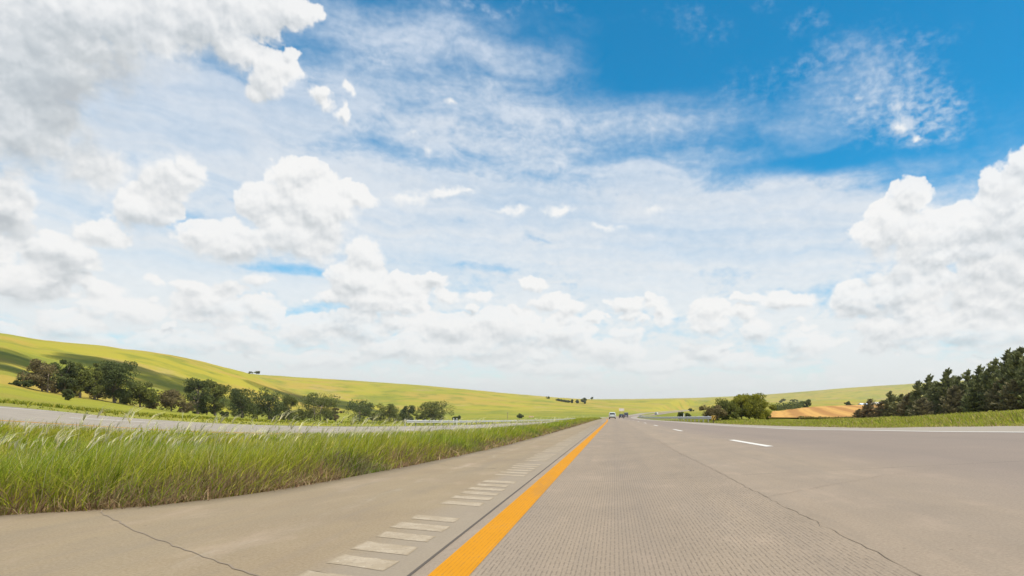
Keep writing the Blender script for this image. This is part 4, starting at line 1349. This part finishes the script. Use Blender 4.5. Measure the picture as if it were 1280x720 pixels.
def distant_trees():
    o, d, y = MAT['leaf_olive'], MAT['leaf_dark'], MAT['leaf_yellow']
    G = 'small trees on the far slopes'
    T = [
        (-0.0475, 930, 8.72, 10.46, d, 71, 'tree', 'largest of the dark trees by the far hedge, at its right end'),
        (-0.0575, 930, 5.23, 5.81, d, 72, 'tree', 'smaller tree beside the largest one on the far slope'),
        (-0.0663, 925, 5.20, 4.62, d, 73, 'tree', 'narrow small tree standing at the end of the far hedge'),
        (-0.1025, 1000, 3.75, 10.00, o, 74, 'bush', 'green thicket on the far slope above the hedge'),
        (-0.4775, 700, 3.06, 7.00, d, 75, 'bush', 'dark bush alone on the yellow face of the second hill'),
        (-0.5687, 872, 2.89, 8.90, o, 77, 'tree', 'low tree at the left of the group on the second crest'),
        (-0.5563, 874, 4.46, 10.04, o, 78, 'tree', 'taller tree at the right of the group on the second crest'),
        (-0.0350, 1240, 4.65, 6.20, d, 79, 'bush', 'speck of a bush on the middle skyline'),
        (0.3650, 420, 2.89, 4.72, d, 80, 'bush', 'round dark bush beside the farm track'),
        (0.4300, 800, 8.00, 16.00, o, 81, 'tree', 'green tree right of the farm buildings'),
        (0.4500, 850, 9.56, 19.12, o, 82, 'tree', 'wide green tree above the small cedars'),
        (0.1212, 640, 3.20, 7.20, d, 83, 'bush', 'dark bush above the guard rail, left of the brown thicket'),
        (0.1375, 640, 3.20, 5.60, d, 84, 'bush', 'dark bush partly behind the brown thicket'),
        (0.2812, 900, 5.62, 20.25, o, 85, 'tree', 'pale green tree beyond the dark field hedge'),
        (0.2625, 950, 5.94, 14.25, o, 86, 'tree', 'pale green tree beyond the left end of the dark field hedge'),
    ]
    for bb, Y, h, w, mat, seed, kind, lab in T:
        broadleaf(kind, stand(bb, Y), h, w, seed, mat, lab, cat=kind, group=G, low=0.02, clumps=12, per=70, leaf=0.25 + Y * 0.0011, flat=0.5)

    def hedge(name, b0, Y0, b1, Y1, h, n, mat, seed, lab):
        """one long planting, bushes grown together"""
        r = np.random.RandomState(seed)
        root = link(name, None, label=lab, cat='hedge')
        X0, X1 = b0 * Y0, b1 * Y1
        root.location = (X0, Y0, at(X0, Y0))
        P, T = [], []
        for i in range(n):
            t = i / (n - 1)
            Y = Y0 + (Y1 - Y0) * t
            X = X0 + (X1 - X0) * t
            hh = h * r.uniform(0.7, 1.1)
            m = 170
            q = r.normal(size=(m, 3)) * np.array([hh * 0.42, hh * 0.42, hh * 0.27])
            q[:, 2] = np.clip(q[:, 2] + hh * 0.5, 0.05, hh)
            P.append(q + np.array([X - X0, Y - Y0, at(X, Y) - root.location.z]))
            T.append(np.clip(r.uniform(0.1, 0.8) + r.normal(0, 0.15, m), 0, 1))
        P, T = np.concatenate(P), np.concatenate(T)
        link('foliage', leaf_mesh('foliage', P, (0.3 + Y0 * 0.0009) * (0.6 + 0.8 * r.rand(len(P))), 0.6, T, mat, r), root)
        st = [tube([(p[0], p[1], p[2] - h * 0.7), (p[0], p[1], p[2])], [0.06, 0.03], 4) for p in P[::170]]
        V, F = join(st)
        link('stems', make_mesh('stems', V, F, [MAT['bark']]), root, kind='stuff')
    hedge('hedge', 0.2512, 222, 0.2900, 285, 2.85, 16, d, 91, 'dark hedge along the far edge of the orange stubble field')
    hedge('hedge', -0.0887, 960, -0.0712, 935, 3.06, 12, d, 92, 'thin dark hedge running down the far green slope')
    hedge('hedge', 0.2900, 118, 0.3675, 116, 0.45, 26, o, 93, 'low weedy strip crossing the orange stubble field')
    broadleaf('tree', stand(0.2988, 290), 3.81, 5.80, 94, d, 'round dark tree at the right end of the field hedge', low=0.0, clumps=22, per=140, leaf=0.42, group='trees at the field edge')


def roadside_shrubs():
    d, b, y, o = MAT['leaf_dark'], MAT['leaf_brown'], MAT['leaf_yellow'], MAT['leaf_olive']
    G = 'shrubs beside the highway'
    kw = dict(cat='shrub', group=G)
    broadleaf('shrub', stand(0.1537, 82), 2.15, 3.69, 101, b, 'brown twiggy shrub behind the guard rail end', low=0.0, clumps=26, per=230, leaf=0.15, bare=0.1, trunks=3, **kw)
    broadleaf('shrub', stand(0.1812, 85), 2.98, 4.89, 102, o, 'mid green shrub between the brown shrub and the tallest one', low=0.0, clumps=30, per=260, leaf=0.16, trunks=2, **kw)
    broadleaf('shrub', stand(0.2125, 86), 3.55, 6.88, 103, y, 'tallest yellow-green roadside shrub, wide and rounded', low=0.0, clumps=60, per=280, leaf=0.17, trunks=3, flat=0.3, **kw)
    broadleaf('shrub', stand(0.2400, 88), 0.99, 1.54, 104, o, 'small shrub at the right foot of the tallest roadside shrub', low=0.0, clumps=12, per=140, leaf=0.15, flat=0.5, **kw)
    broadleaf('shrub', stand(0.1125, 128), 1.44, 4.80, 105, d, 'dark green shrub behind the guard rail by the white post', low=0.0, clumps=22, per=170, leaf=0.22, flat=0.6, **kw)


def cedars():
    G = 'windblown cedars beside the highway'
    protos = []
    for i, (h, w, mat, ln) in enumerate([(5.2, 3.4, 'cedar', 0.10), (4.8, 3.9, 'cedar', 0.14), (5.6, 3.0, 'cedar', 0.12), (4.4, 4.0, 'cedar_brown', 0.16), (5.0, 3.2, 'cedar', 0.06), (3.4, 3.2, 'cedar_brown', 0.18)]):
        protos.append((h, cedar_mesh(h, w, 200 + i, MAT[mat], ln)))
    # bearing, distance, height, form, turn, label
    L = [
        (0.3800, 110, 1.93, 5, 0.2, 'smallest sprawling cedar at the left end of the row'),
        (0.3950, 108, 3.51, 5, 2.0, 'short cedar with a thin top, second from the left end'),
        (0.4150, 106, 3.18, 3, 4.1, 'low brownish cedar filling the gap before the first pointed one'),
        (0.4288, 104, 4.55, 0, 0.3, 'first pointed cedar from the left end'),
        (0.4450, 101, 3.91, 1, 1.2, 'rounded cedar right of the first pointed one'),
        (0.4562, 98, 3.92, 3, 5.0, 'brown-tinged cedar before the steep rise of the row'),
        (0.4713, 95, 5.46, 0, 2.4, 'pointed cedar where the row rises steeply'),
        (0.4788, 86, 2.79, 3, 0.9, 'low brown cedar standing forward at the foot of the row'),
        (0.4875, 91, 6.03, 2, 0.0, 'slender cedar with a flagged top above the far hill'),
        (0.5000, 88, 4.73, 1, 3.3, 'broad cedar between two flagged tops'),
        (0.5150, 86, 6.34, 2, 5.5, 'tall cedar with a jagged top over the pale hill end'),
        (0.5262, 80, 3.80, 3, 1.7, 'brown low cedar in front of the jagged one'),
        (0.5350, 83, 4.98, 4, 4.4, 'dense cedar right of the jagged one'),
        (0.5500, 80, 5.50, 0, 1.0, 'cedar with a flat windswept top in the middle of the row'),
        (0.5613, 72, 3.42, 1, 2.9, 'wide low cedar at the front of the middle of the row'),
        (0.5675, 76, 5.61, 2, 0.4, 'cedar with a thin spire top'),
        (0.5813, 73, 4.93, 4, 5.9, 'green cedar just right of the thin spire'),
        (0.5925, 70, 5.69, 0, 3.8, 'tall cedar with a pointed top, third from the tallest'),
        (0.6000, 62, 3.18, 3, 2.2, 'brown-green cedar bulging forward towards the road'),
        (0.6100, 66, 6.19, 2, 0.1, 'tall cedar with a spire bent to the right'),
        (0.6200, 62, 5.12, 1, 4.9, 'full cedar beside the bent spire'),
        (0.6300, 60, 5.70, 4, 1.5, 'tallest dark cedar close to the end of the view'),
        (0.6412, 56, 4.90, 0, 2.7, 'cedar cut by the edge of the view'),
        (0.6225, 54, 2.63, 5, 0.7, 'low sprawling cedar in front of the tallest ones'),
        (0.6525, 53, 5.17, 2, 3.1, 'tall cedar beyond the edge of the view, its branches reaching in'),
    ]
    for bb, Y, h, k, turn, lab in L:
        ph, (crown, trunk) = protos[k]
        root = link('cedar', None, label=lab, cat='tree', group=G, loc=stand(bb, Y))
        s = h / ph
        for nm, me in (('crown', crown), ('trunk', trunk)):
            c = link(nm, me, root)
            c.scale = (0.55 * s + 0.45, 0.55 * s + 0.45, s)
            # a small turn keeps the lean downwind while no two look alike
            c.rotation_euler = (0, 0, 0.5 * sin(turn * 2.1))


# ------------------------------------------------------------------ guard rails, posts, signs
def box(cx, cy, cz, sx, sy, sz):
    V = [(cx + a * sx / 2, cy + b * sy / 2, cz + c * sz / 2) for c in (-1, 1) for a, b in ((-1, -1), (1, -1), (1, 1), (-1, 1))]
    F = [(3, 2, 1, 0), (4, 5, 6, 7), (0, 1, 5, 4), (1, 2, 6, 5), (2, 3, 7, 6), (3, 0, 4, 7)]
    return V, F


def bevel_box(name, parts, mats, bev=0.01):
    V, F = join(parts)
    me = make_mesh(name, V, F, mats)
    bm = bmesh.new()
    bm.from_mesh(me)
    bmesh.ops.bevel(bm, geom=bm.edges[:], offset=bev, segments=1, affect='EDGES')
    bm.to_mesh(me)
    bm.free()
    return me


def w_beam(length):
    """corrugated rail section, facing the road on its -x side"""
    prof = [(0.0, -0.155), (-0.02, -0.15), (-0.075, -0.115), (-0.08, -0.075), (-0.02, -0.03), (-0.012, 0.0), (-0.02, 0.03), (-0.08, 0.075), (-0.075, 0.115), (-0.02, 0.15), (0.0, 0.155)]
    V, F = [], []
    for y in (0, length):
        for x, z in prof:
            V.append((x, y, z))
        for x, z in reversed(prof):
            V.append((x + 0.008, y, z))
    n = len(prof) * 2
    for i in range(n):
        F.append((i, (i + 1) % n, n + (i + 1) % n, n + i))
    return make_mesh('rail', V, F, [MAT['galv']])


def guard_rail(xoff, y0, y1, zf, label, side, top=0.72):
    L = 3.81
    root = link('guard_rail', None, label=label, cat='guard rail')
    def pt(y):
        x = xoff + float(drift(np.array([y]))[0])
        return Vector((x, y, zf(y)))
    root.location = pt(y0)
    inv = -root.location
    rail, post, block = w_beam(L + 0.05), bevel_box('post', [box(0.12, 0, 0.30, 0.12, 0.16, 1.0)], [MAT['post_steel']]), None
    y = y0
    while y < y1:
        a, b = pt(y), pt(y + L)
        d = b - a
        o = link('rail', rail, root)
        o.location = a + inv + Vector((0, 0, top - 0.155))
        o.rotation_euler = (math.asin(max(-1, min(1, d.z / d.length))), 0, -atan2(d.x, d.y) + (0 if side > 0 else 0))
        if side < 0:
            o.scale = (-1, 1, 1)
        p = link('post', post, root)
        p.location = a + inv
        if side < 0:
            p.scale = (-1, 1, 1)
        y += L
    return root


def roadside_things():
    zr = lambda y: at(10.75 + float(drift(np.array([y]))[0]), y)
    guard_rail(10.6, 69.0, 372, zr, 'pale steel guard rail along the edge of the highway beyond the shrubs', 1)
    zl = lambda y: at(-22.9 + float(drift(np.array([y]))[0]), y)
    guard_rail(-22.75, 70.0, 330, zl, 'grey guard rail along the far edge of the opposite road', -1, 0.66)

    # striped marker at the rail's end
    x, y = 10.55, 67.9
    z = at(x, y)
    t = link('hazard_marker', None, label='yellow and black striped marker on the near end of the guard rail', cat='road marker', loc=(x, y, z))
    link('panel', bevel_box('panel', [box(0, 0, 0.56, 0.50, 0.10, 0.46)], [MAT['sign_yellow']], 0.02), t)
    for k in range(3):
        c = -0.32 + 0.27 * k
        pts = [(c - 0.13, 0.34), (c + 0.02, 0.34), (c + 0.30, 0.78), (c + 0.15, 0.78)]
        # clip to the panel
        V = []
        for (px_, pz) in pts:
            V.append((min(0.245, max(-0.245, px_)), -0.054, pz))
        V2 = [(a, -0.050, c_) for a, b_, c_ in V]
        link('stripe', make_mesh('stripe', V + V2, [(0, 1, 2, 3), (4, 7, 6, 5), (0, 4, 5, 1), (1, 5, 6, 2), (2, 6, 7, 3), (3, 7, 4, 0)], [MAT['black']]), t)
    link('post', bevel_box('post', [box(0, 0.12, 0.2, 0.12, 0.12, 0.9)], [MAT['wood']]), t)

    # white delineator
    loc = stand(0.1083, 120)
    t = link('delineator_post', None, label='slim white roadside post behind the guard rail, by a dark shrub', cat='road post', loc=loc)
    link('post', bevel_box('post', [box(0, 0, 0.5, 0.14, 0.05, 1.5)], [MAT['white_post']]), t)
    link('reflector', bevel_box('reflector', [box(0, -0.035, 1.12, 0.10, 0.02, 0.14)], [MAT['galv']], 0.004), t)
    # two short pale posts by the far end of the opposite rail
    for bb, Y, lab in ((-0.2512, 92, 'left one of two short pale posts before the opposite guard rail'), (-0.2462, 92, 'right one of two short pale posts before the opposite guard rail')):
        x, y, z = stand(bb, Y)
        t = link('marker_post', None, label=lab, cat='road post', group='short posts by the opposite road', loc=(x, y, z))
        link('post', bevel_box('post', [box(0, 0, 0.35, 0.10, 0.06, 1.3)], [MAT['white_post']]), t)
        link('reflector', bevel_box('reflector', [box(0, -0.04, 0.86, 0.08, 0.02, 0.10)], [MAT['galv']], 0.004), t)

    # utility pole far off on the left
    x, y, z = stand(-0.1669, 400)
    t = link('utility_pole', None, label='lone brown timber pole with a crossarm below the yellow hill', cat='pole', loc=(x, y, z))
    V, F = tube([(0, 0, -0.5), (0, 0, 4.2)], [0.15, 0.11], 8)
    link('pole', make_mesh('pole', V, F, [MAT['wood']], True), t)
    link('crossarm', bevel_box('crossarm', [box(0, -0.1, 3.9, 1.3, 0.12, 0.14)], [MAT['wood']]), t)
    for s in (-0.5, 0, 0.5):
        V, F = tube([(s, -0.1, 3.97), (s, -0.1, 4.15)], [0.05, 0.04], 6)
        link('insulator', make_mesh('insulator', V, F, [MAT['white_post']]), t)

    # pale board over the far end of the road
    x, y, z = stand(0.0112, 430)
    zc = CAM_H + 5.6 * 430 / 800 - z
    t = link('billboard', None, label='pale pinkish board on posts above the far end of the highway', cat='billboard', loc=(x, y, z))
    link('panel', bevel_box('panel', [box(0, 0, zc, 3.4, 0.18, 1.7)], [plain('board_paint', (0.72, 0.62, 0.62), 0.5)], 0.03), t)
    link('frame', bevel_box('frame', [box(0, 0.02, zc + 0.9, 3.5, 0.22, 0.1)], [MAT['galv']], 0.02), t)
    for s in (-1.1, 1.1):
        link('post', bevel_box('post', [box(s, 0.25, zc / 2 - 0.2, 0.2, 0.2, zc + 1.2)], [MAT['wood']], 0.02), t)
    # pink patch of a low wall by the opposite road
    x, y, z = stand(-0.1300, 450)
    t = link('sign_board', None, label='low pinkish board lying back in the grass left of the highway', cat='sign', loc=(x, y, z))
    link('panel', bevel_box('panel', [box(0, 0, 0.95, 3.4, 0.15, 0.8)], [plain('pink_paint', (0.62, 0.42, 0.34), 0.7)], 0.02), t)
    for s in (-1.2, 1.2):
        link('post', bevel_box('post', [box(s, 0.18, 0.4, 0.15, 0.15, 1.4)], [MAT['wood']], 0.02), t)


# ------------------------------------------------------------------ farm on the right
def farm():
    def house(name, bb, Y, w, d, hw, hr, wall, roof, lab, turn=0.0, door=True):
        x, y, z = stand(bb, Y)
        t = link(name, None, label=lab, cat='building', group='farm buildings', loc=(x, y, z))
        t.rotation_euler = (0, 0, turn)
        V = [(-w / 2, -d / 2, -1), (w / 2, -d / 2, -1), (w / 2, d / 2, -1), (-w / 2, d / 2, -1), (-w / 2, -d / 2, hw), (w / 2, -d / 2, hw), (w / 2, d / 2, hw), (-w / 2, d / 2, hw), (-w / 2, 0, hw + hr * 0.94), (w / 2, 0, hw + hr * 0.94)]
        F = [(0, 1, 5, 4), (2, 3, 7, 6), (1, 2, 6, 9, 5), (3, 0, 4, 8, 7)]
        link('wall', make_mesh('wall', V, F, [wall]), t)
        e = 0.4
        R = [(-w / 2 - e, -d / 2 - e, hw - e * hr / (d / 2)), (w / 2 + e, -d / 2 - e, hw - e * hr / (d / 2)), (w / 2 + e, 0, hw + hr), (-w / 2 - e, 0, hw + hr), (w / 2 + e, d / 2 + e, hw - e * hr / (d / 2)), (-w / 2 - e, d / 2 + e, hw - e * hr / (d / 2))]
        R += [(a, b_, c + 0.2) for a, b_, c in R]
        Fr = [(0, 1, 2, 3), (3, 2, 4, 5), (6, 9, 8, 7), (9, 11, 10, 8), (0, 6, 7, 1), (1, 7, 8, 2), (2, 8, 10, 4), (4, 10, 11, 5), (5, 11, 9, 3), (3, 9, 6, 0)]
        link('roof', make_mesh('roof', R, Fr, [roof]), t)
        dw = min(3.5, w * 0.3)
        link('door', bevel_box('door', [box(-w * 0.22, -d / 2 - 0.03, hw * 0.4, dw, 0.1, hw * 0.8)], [MAT['wood']], 0.02), t)
        for s in (0.05, 0.28):
            f = link('window', bevel_box('window', [box(w * s, -d / 2 - 0.03, hw * 0.55, 1.3, 0.12, 1.2)], [MAT['white_post']], 0.02), t)
            link('pane', bevel_box('pane', [box(w * s, -d / 2 - 0.10, hw * 0.55, 1.05, 0.04, 0.95)], [plain('dark_glass', (0.03, 0.04, 0.05), 0.1)], 0.01), f)
    metal = plain('blue_white_sheet', (0.60, 0.68, 0.78), 0.4)
    white = plain('white_boards', (0.72, 0.70, 0.66), 0.6)
    tan = plain('tan_boards', (0.42, 0.33, 0.24), 0.7)
    grey = plain('grey_roof', (0.42, 0.40, 0.38), 0.6)
    Y = 560
    house('farm_shed', 0.3900, Y, 7.70, 8, 1.5, 1.0, white, metal, 'long low farm shed with a bluish white roof beside the stubble field')
    house('farm_house', 0.4088, Y + 15, 4.20, 6, 2.3, 1.3, white, white, 'small white house right of the long shed', 0.3)
    house('barn', 0.4000, Y + 40, 5.25, 7, 2.0, 1.3, tan, grey, 'tan barn standing behind the long shed', -0.2)
    house('farm_house', 0.4150, Y + 60, 3.00, 5, 3.2, 1.2, white, grey, 'white gabled house showing behind the first cedars', 0.5)
    # pale track to the farm
    V, F = [], []
    pts = [(0.3725, 430, 4.0), (0.3688, 470, 5.0), (0.3650, 510, 6.0), (0.3675, 560, 6.0), (0.3837, 590, 6.0)]
    for i, (bb, y, w) in enumerate(pts):
        for s in (-0.5, 0, 0.5):
            x = bb * y + s * w
            V.append((x, y, at(x, y) + 0.9))
        if i:
            k = 3 * i
            F += [(k - 3, k - 2, k + 1, k), (k - 2, k - 1, k + 2, k + 1)]
    link('farm_track', make_mesh('farm_track', V, F, [plain('pale_track', (0.45, 0.34, 0.26), 0.9, 0, 0.1, 0.5)], True), kind='structure')


# ------------------------------------------------------------------ vehicles
def vehicle(name, loc, turn, kind, paint, label, cat, group):
    root = link(name, None, label=label, cat=cat, group=group, loc=loc)
    root.rotation_euler = (0, 0, turn)
    glass = MAT['glass']
    # stations from tail to nose: y, sill, belt, roof, half width at belt, half width at roof
    shapes = {
        'suv': [(-2.35, 0.42, 0.95, 0.96, 0.84, 0.80), (-2.30, 0.32, 1.05, 1.08, 0.90, 0.80), (-2.10, 0.30, 1.08, 1.62, 0.93, 0.70), (-1.6, 0.28, 1.08, 1.72, 0.94, 0.72), (0.1, 0.28, 1.05, 1.72, 0.95, 0.72), (0.95, 0.28, 1.02, 1.10, 0.95, 0.76), (1.2, 0.28, 0.99, 1.01, 0.94, 0.80), (2.0, 0.30, 0.88, 0.90, 0.90, 0.76), (2.3, 0.40, 0.70, 0.72, 0.80, 0.70)],
        'sedan': [(-2.3, 0.42, 0.85, 0.87, 0.82, 0.74), (-2.2, 0.32, 0.98, 1.00, 0.88, 0.76), (-1.55, 0.28, 1.00, 1.03, 0.90, 0.74), (-0.85, 0.26, 0.98, 1.42, 0.91, 0.62), (0.1, 0.26, 0.96, 1.45, 0.91, 0.64), (1.0, 0.26, 0.94, 0.97, 0.91, 0.72), (1.9, 0.28, 0.82, 0.84, 0.87, 0.74), (2.3, 0.38, 0.62, 0.64, 0.78, 0.66)],
        'van': [(-2.6, 0.45, 1.1, 2.00, 0.92, 0.84), (-2.5, 0.36, 1.1, 2.15, 0.97, 0.86), (1.0, 0.34, 1.1, 2.15, 0.97, 0.86), (1.7, 0.34, 1.1, 1.25, 0.96, 0.84), (2.3, 0.36, 0.95, 1.0, 0.92, 0.80), (2.6, 0.45, 0.8, 0.82, 0.84, 0.74)],
    }[kind]
    V, F = [], []
    for (y, s, b, t, wb, wt) in shapes:
        V += [(-wb * 0.9, y, s), (-wb, y, (s + b) / 2), (-wb * 0.98, y, b), (-wt, y, t), (-wt * 0.6, y, t + 0.03), (wt * 0.6, y, t + 0.03), (wt, y, t), (wb * 0.98, y, b), (wb, y, (s + b) / 2), (wb * 0.9, y, s)]
    for i in range(len(shapes) - 1):
        for k in range(10):
            a, b = i * 10 + k, i * 10 + (k + 1) % 10
            F.append((a, b, b + 10, a + 10))
    F.append(tuple(range(10)))
    F.append(tuple(reversed(range((len(shapes) - 1) * 10, len(shapes) * 10))))
    link('body', make_mesh('body', V, F, [paint], False), root)
    tail = shapes[0]
    # rear window, laid on the slope of the tail
    y0, y1, z0, z1 = {'suv': (-2.285, -2.135, 1.12, 1.56), 'sedan': (-1.50, -0.92, 1.06, 1.38), 'van': (-2.63, -2.56, 1.25, 1.85)}[kind]
    w0, w1 = {'suv': (0.70, 0.62), 'sedan': (0.66, 0.56), 'van': (0.74, 0.72)}[kind]
    n = Vector((0, -(z1 - z0), (y1 - y0))).normalized() * 0.03
    Q = [Vector((-w0, y0, z0)), Vector((w0, y0, z0)), Vector((w1, y1, z1)), Vector((-w1, y1, z1))]
    VV = [q + n for q in Q] + [q - n for q in Q]
    link('rear_window', make_mesh('rear_window', VV, [(0, 1, 2, 3), (7, 6, 5, 4), (0, 4, 5, 1), (1, 5, 6, 2), (2, 6, 7, 3), (3, 7, 4, 0)], [glass]), root)
    for s in (-1, 1):
        b, t = shapes[3], shapes[3]
        ya, yb = {'suv': (-1.95, 0.6), 'sedan': (-1.2, 0.6), 'van': (0.2, 1.2)}[kind]
        zb, zt = {'suv': (1.12, 1.62), 'sedan': (1.02, 1.36), 'van': (1.2, 1.75)}[kind]
        wb, wt = {'suv': (0.925, 0.765), 'sedan': (0.885, 0.68), 'van': (0.965, 0.915)}[kind]
        Q = [(s * wb, ya, zb), (s * wb, yb, zb), (s * wt, yb - 0.35, zt), (s * wt, ya + 0.2, zt)]
        VV = [(q[0] + s * 0.015, q[1], q[2]) for q in Q] + [(q[0] - s * 0.03, q[1], q[2]) for q in Q]
        link('side_window', make_mesh('side_window', VV, [(0, 1, 2, 3), (7, 6, 5, 4), (0, 4, 5, 1), (1, 5, 6, 2), (2, 6, 7, 3), (3, 7, 4, 0)], [glass]), root)
        zl = {'suv': 0.98, 'sedan': 0.84, 'van': 1.0}[kind]
        yl = {'suv': -2.33, 'sedan': -2.27, 'van': -2.6}[kind]
        link('tail_light', bevel_box('tail_light', [box(s * tail[4] * 0.86, yl, zl, 0.16, 0.10, 0.22 if kind != 'van' else 0.4)], [MAT['red_lens']], 0.015), root)
        for yw in (-1.45, 1.42):
            V, F = tube([(s * 0.62, yw, 0.33), (s * 0.66, yw, 0.33), (s * 0.84, yw, 0.33), (s * 0.87, yw, 0.33)], [0.30, 0.335, 0.335, 0.29], 18)
            wh = link('wheel', make_mesh('wheel', V, F, [MAT['rubber']], True), root)
            V, F = tube([(s * 0.845, yw, 0.33), (s * 0.885, yw, 0.33)], [0.21, 0.19], 14)
            link('rim', make_mesh('rim', V, F, [MAT['galv']]), wh)
    link('bumper', bevel_box('bumper', [box(0, shapes[0][0] - 0.02, 0.48, tail[4] * 1.96, 0.16, 0.24)], [MAT['dark_trim']], 0.03), root)
    link('licence_plate', bevel_box('licence_plate', [box(0, shapes[0][0] - 0.045, 0.74, 0.32, 0.05, 0.16)], [MAT['white_post']], 0.008), root)
    return root


def vehicles():
    MAT['glass'] = plain('dark_window_glass', (0.03, 0.04, 0.045), 0.08)
    MAT['red_lens'] = plain('red_lens', (0.30, 0.015, 0.012), 0.25)
    MAT['rubber'] = plain('tyre_rubber', (0.025, 0.025, 0.025), 0.85)
    MAT['dark_trim'] = plain('dark_trim', (0.05, 0.05, 0.05), 0.6)
    white = plain('white_car_paint', (0.52, 0.57, 0.55), 0.25)
    navy = plain('navy_car_paint', (0.018, 0.022, 0.045), 0.22)
    slate = plain('slate_car_paint', (0.10, 0.12, 0.17), 0.25)
    G = 'vehicles driving away along the highway'
    def on_road(x, Y):
        X = x + float(drift(np.array([Y]))[0])
        return (X, Y, float(road_z(np.array([x]), np.array([Y]))[0]) + 0.005)
    def heading(Y):
        d = drift(np.array([Y - 2, Y + 2]))
        return -atan2(float(d[1] - d[0]), 4.0)
    y = 168
    vehicle('car', on_road(0.35, y), heading(y), 'suv', white, 'white car seen from behind in the lane beside the yellow line', 'car', G)
    y = 225
    vehicle('car', on_road(3.15, y), heading(y), 'sedan', navy, 'dark navy car to the right of the white car, under the pale board', 'car', G)
    y = 285
    vehicle('van', on_road(5.1, y), heading(y), 'van', slate, 'slate grey van just ahead of the dark navy car', 'van', G)
    y = 520
    x = 0.0659 * y
    vehicle('van', (x, y, at(x, y) + 0.1), -0.3, 'van', white, 'distant white van where the road bends right behind the guard rail', 'van', G)


# ------------------------------------------------------------------ unseen clouds added above the view to shade the slopes on the left
def shade_clouds():
    m, g, b, out = material('shade_cloud_vapour')
    b.inputs['Base Color'].default_value = (0.9, 0.9, 0.9, 1)
    b.inputs['Roughness'].default_value = 1.0
    b.inputs['Specular IOR Level'].default_value = 0.0
    thin = g.node('ShaderNodeBsdfTransparent')       # thin enough to let some sun through each skin
    mx = g.node('ShaderNodeMixShader')
    mx.inputs[0].default_value = 0.66
    g.put(mx.inputs[1], b.outputs[0])
    g.put(mx.inputs[2], thin.outputs[0])
    g.put(out.inputs[0], mx.outputs[0])
    def puff_cloud(cx, cy, cz, sx, sy, seed, n=26):
        r = np.random.RandomState(seed)
        bm = bmesh.new()
        for i in range(n):
            a, q = r.rand() * 2 * pi, np.sqrt(r.rand())
            rad = r.uniform(0.14, 0.30) * min(sx, sy)
            mtx = Matrix.Translation((cx + sx / 2 * q * np.cos(a), cy + sy / 2 * q * np.sin(a), cz + r.uniform(-0.1, 0.4) * rad)) @ Matrix.Diagonal((1.25, 1.0, 0.5, 1))
            bmesh.ops.create_icosphere(bm, subdivisions=3, radius=rad, matrix=mtx)
        co = np.array([v.co[:] for v in bm.verts])
        f = fbm(co[:, 0] / 16 + co[:, 2] / 9, co[:, 1] / 16, 4, 0.6, seed) * 7
        for v, k in zip(bm.verts, f):
            v.co += v.normal * float(k)
        me = bpy.data.meshes.new('shade_cloud')
        bm.to_mesh(me)
        bm.free()
        me.materials.append(m)
        link('shade_cloud', me, kind='stuff')
    H = 320.0
    ox, oy = sd.x / sd.z * H, sd.y / sd.z * H
    for (gx, gy, gz, sx, sy, seed, n) in CLOUD_SPOTS:
        k = (H - gz) / H
        puff_cloud(gx + ox * k, gy + oy * k, H, sx, sy, seed, n)


# ground spots that lie in a cloud's shade: x, y, height of the land, breadth, depth, seed, puffs
CLOUD_SPOTS = [(-190, 182, 8, 110, 50, 301, 26), (-172, 262, 12, 110, 50, 302, 24), (-178, 400, 14, 80, 60, 303, 18)]


build_ground()
build_roads()
build_field()
roadside_things()
vehicles()
farm()
creek_trees()
distant_trees()
roadside_shrubs()
cedars()
build_median_grass()
build_verge_grass()
shade_clouds()


# ------------------------------------------------------------------ the air: thin even haze over the whole plain
def build_haze():
    m = bpy.data.materials.new('haze_air')
    m.use_nodes = True
    g = NG(m.node_tree)
    out = g.node('ShaderNodeOutputMaterial')
    v = g.node('ShaderNodeVolumePrincipled')
    v.inputs['Color'].default_value = (0.93, 0.95, 0.97, 1)
    v.inputs['Density'].default_value = HAZE
    v.inputs['Anisotropy'].default_value = 0.3
    g.put(out.inputs['Volume'], v.outputs[0])
    V, F = box(0, 0, 81, 2 * LAND_R + 100, 2 * LAND_R + 100, 190)
    link('haze', make_mesh('haze', V, F, [m]), kind='stuff')


build_haze()
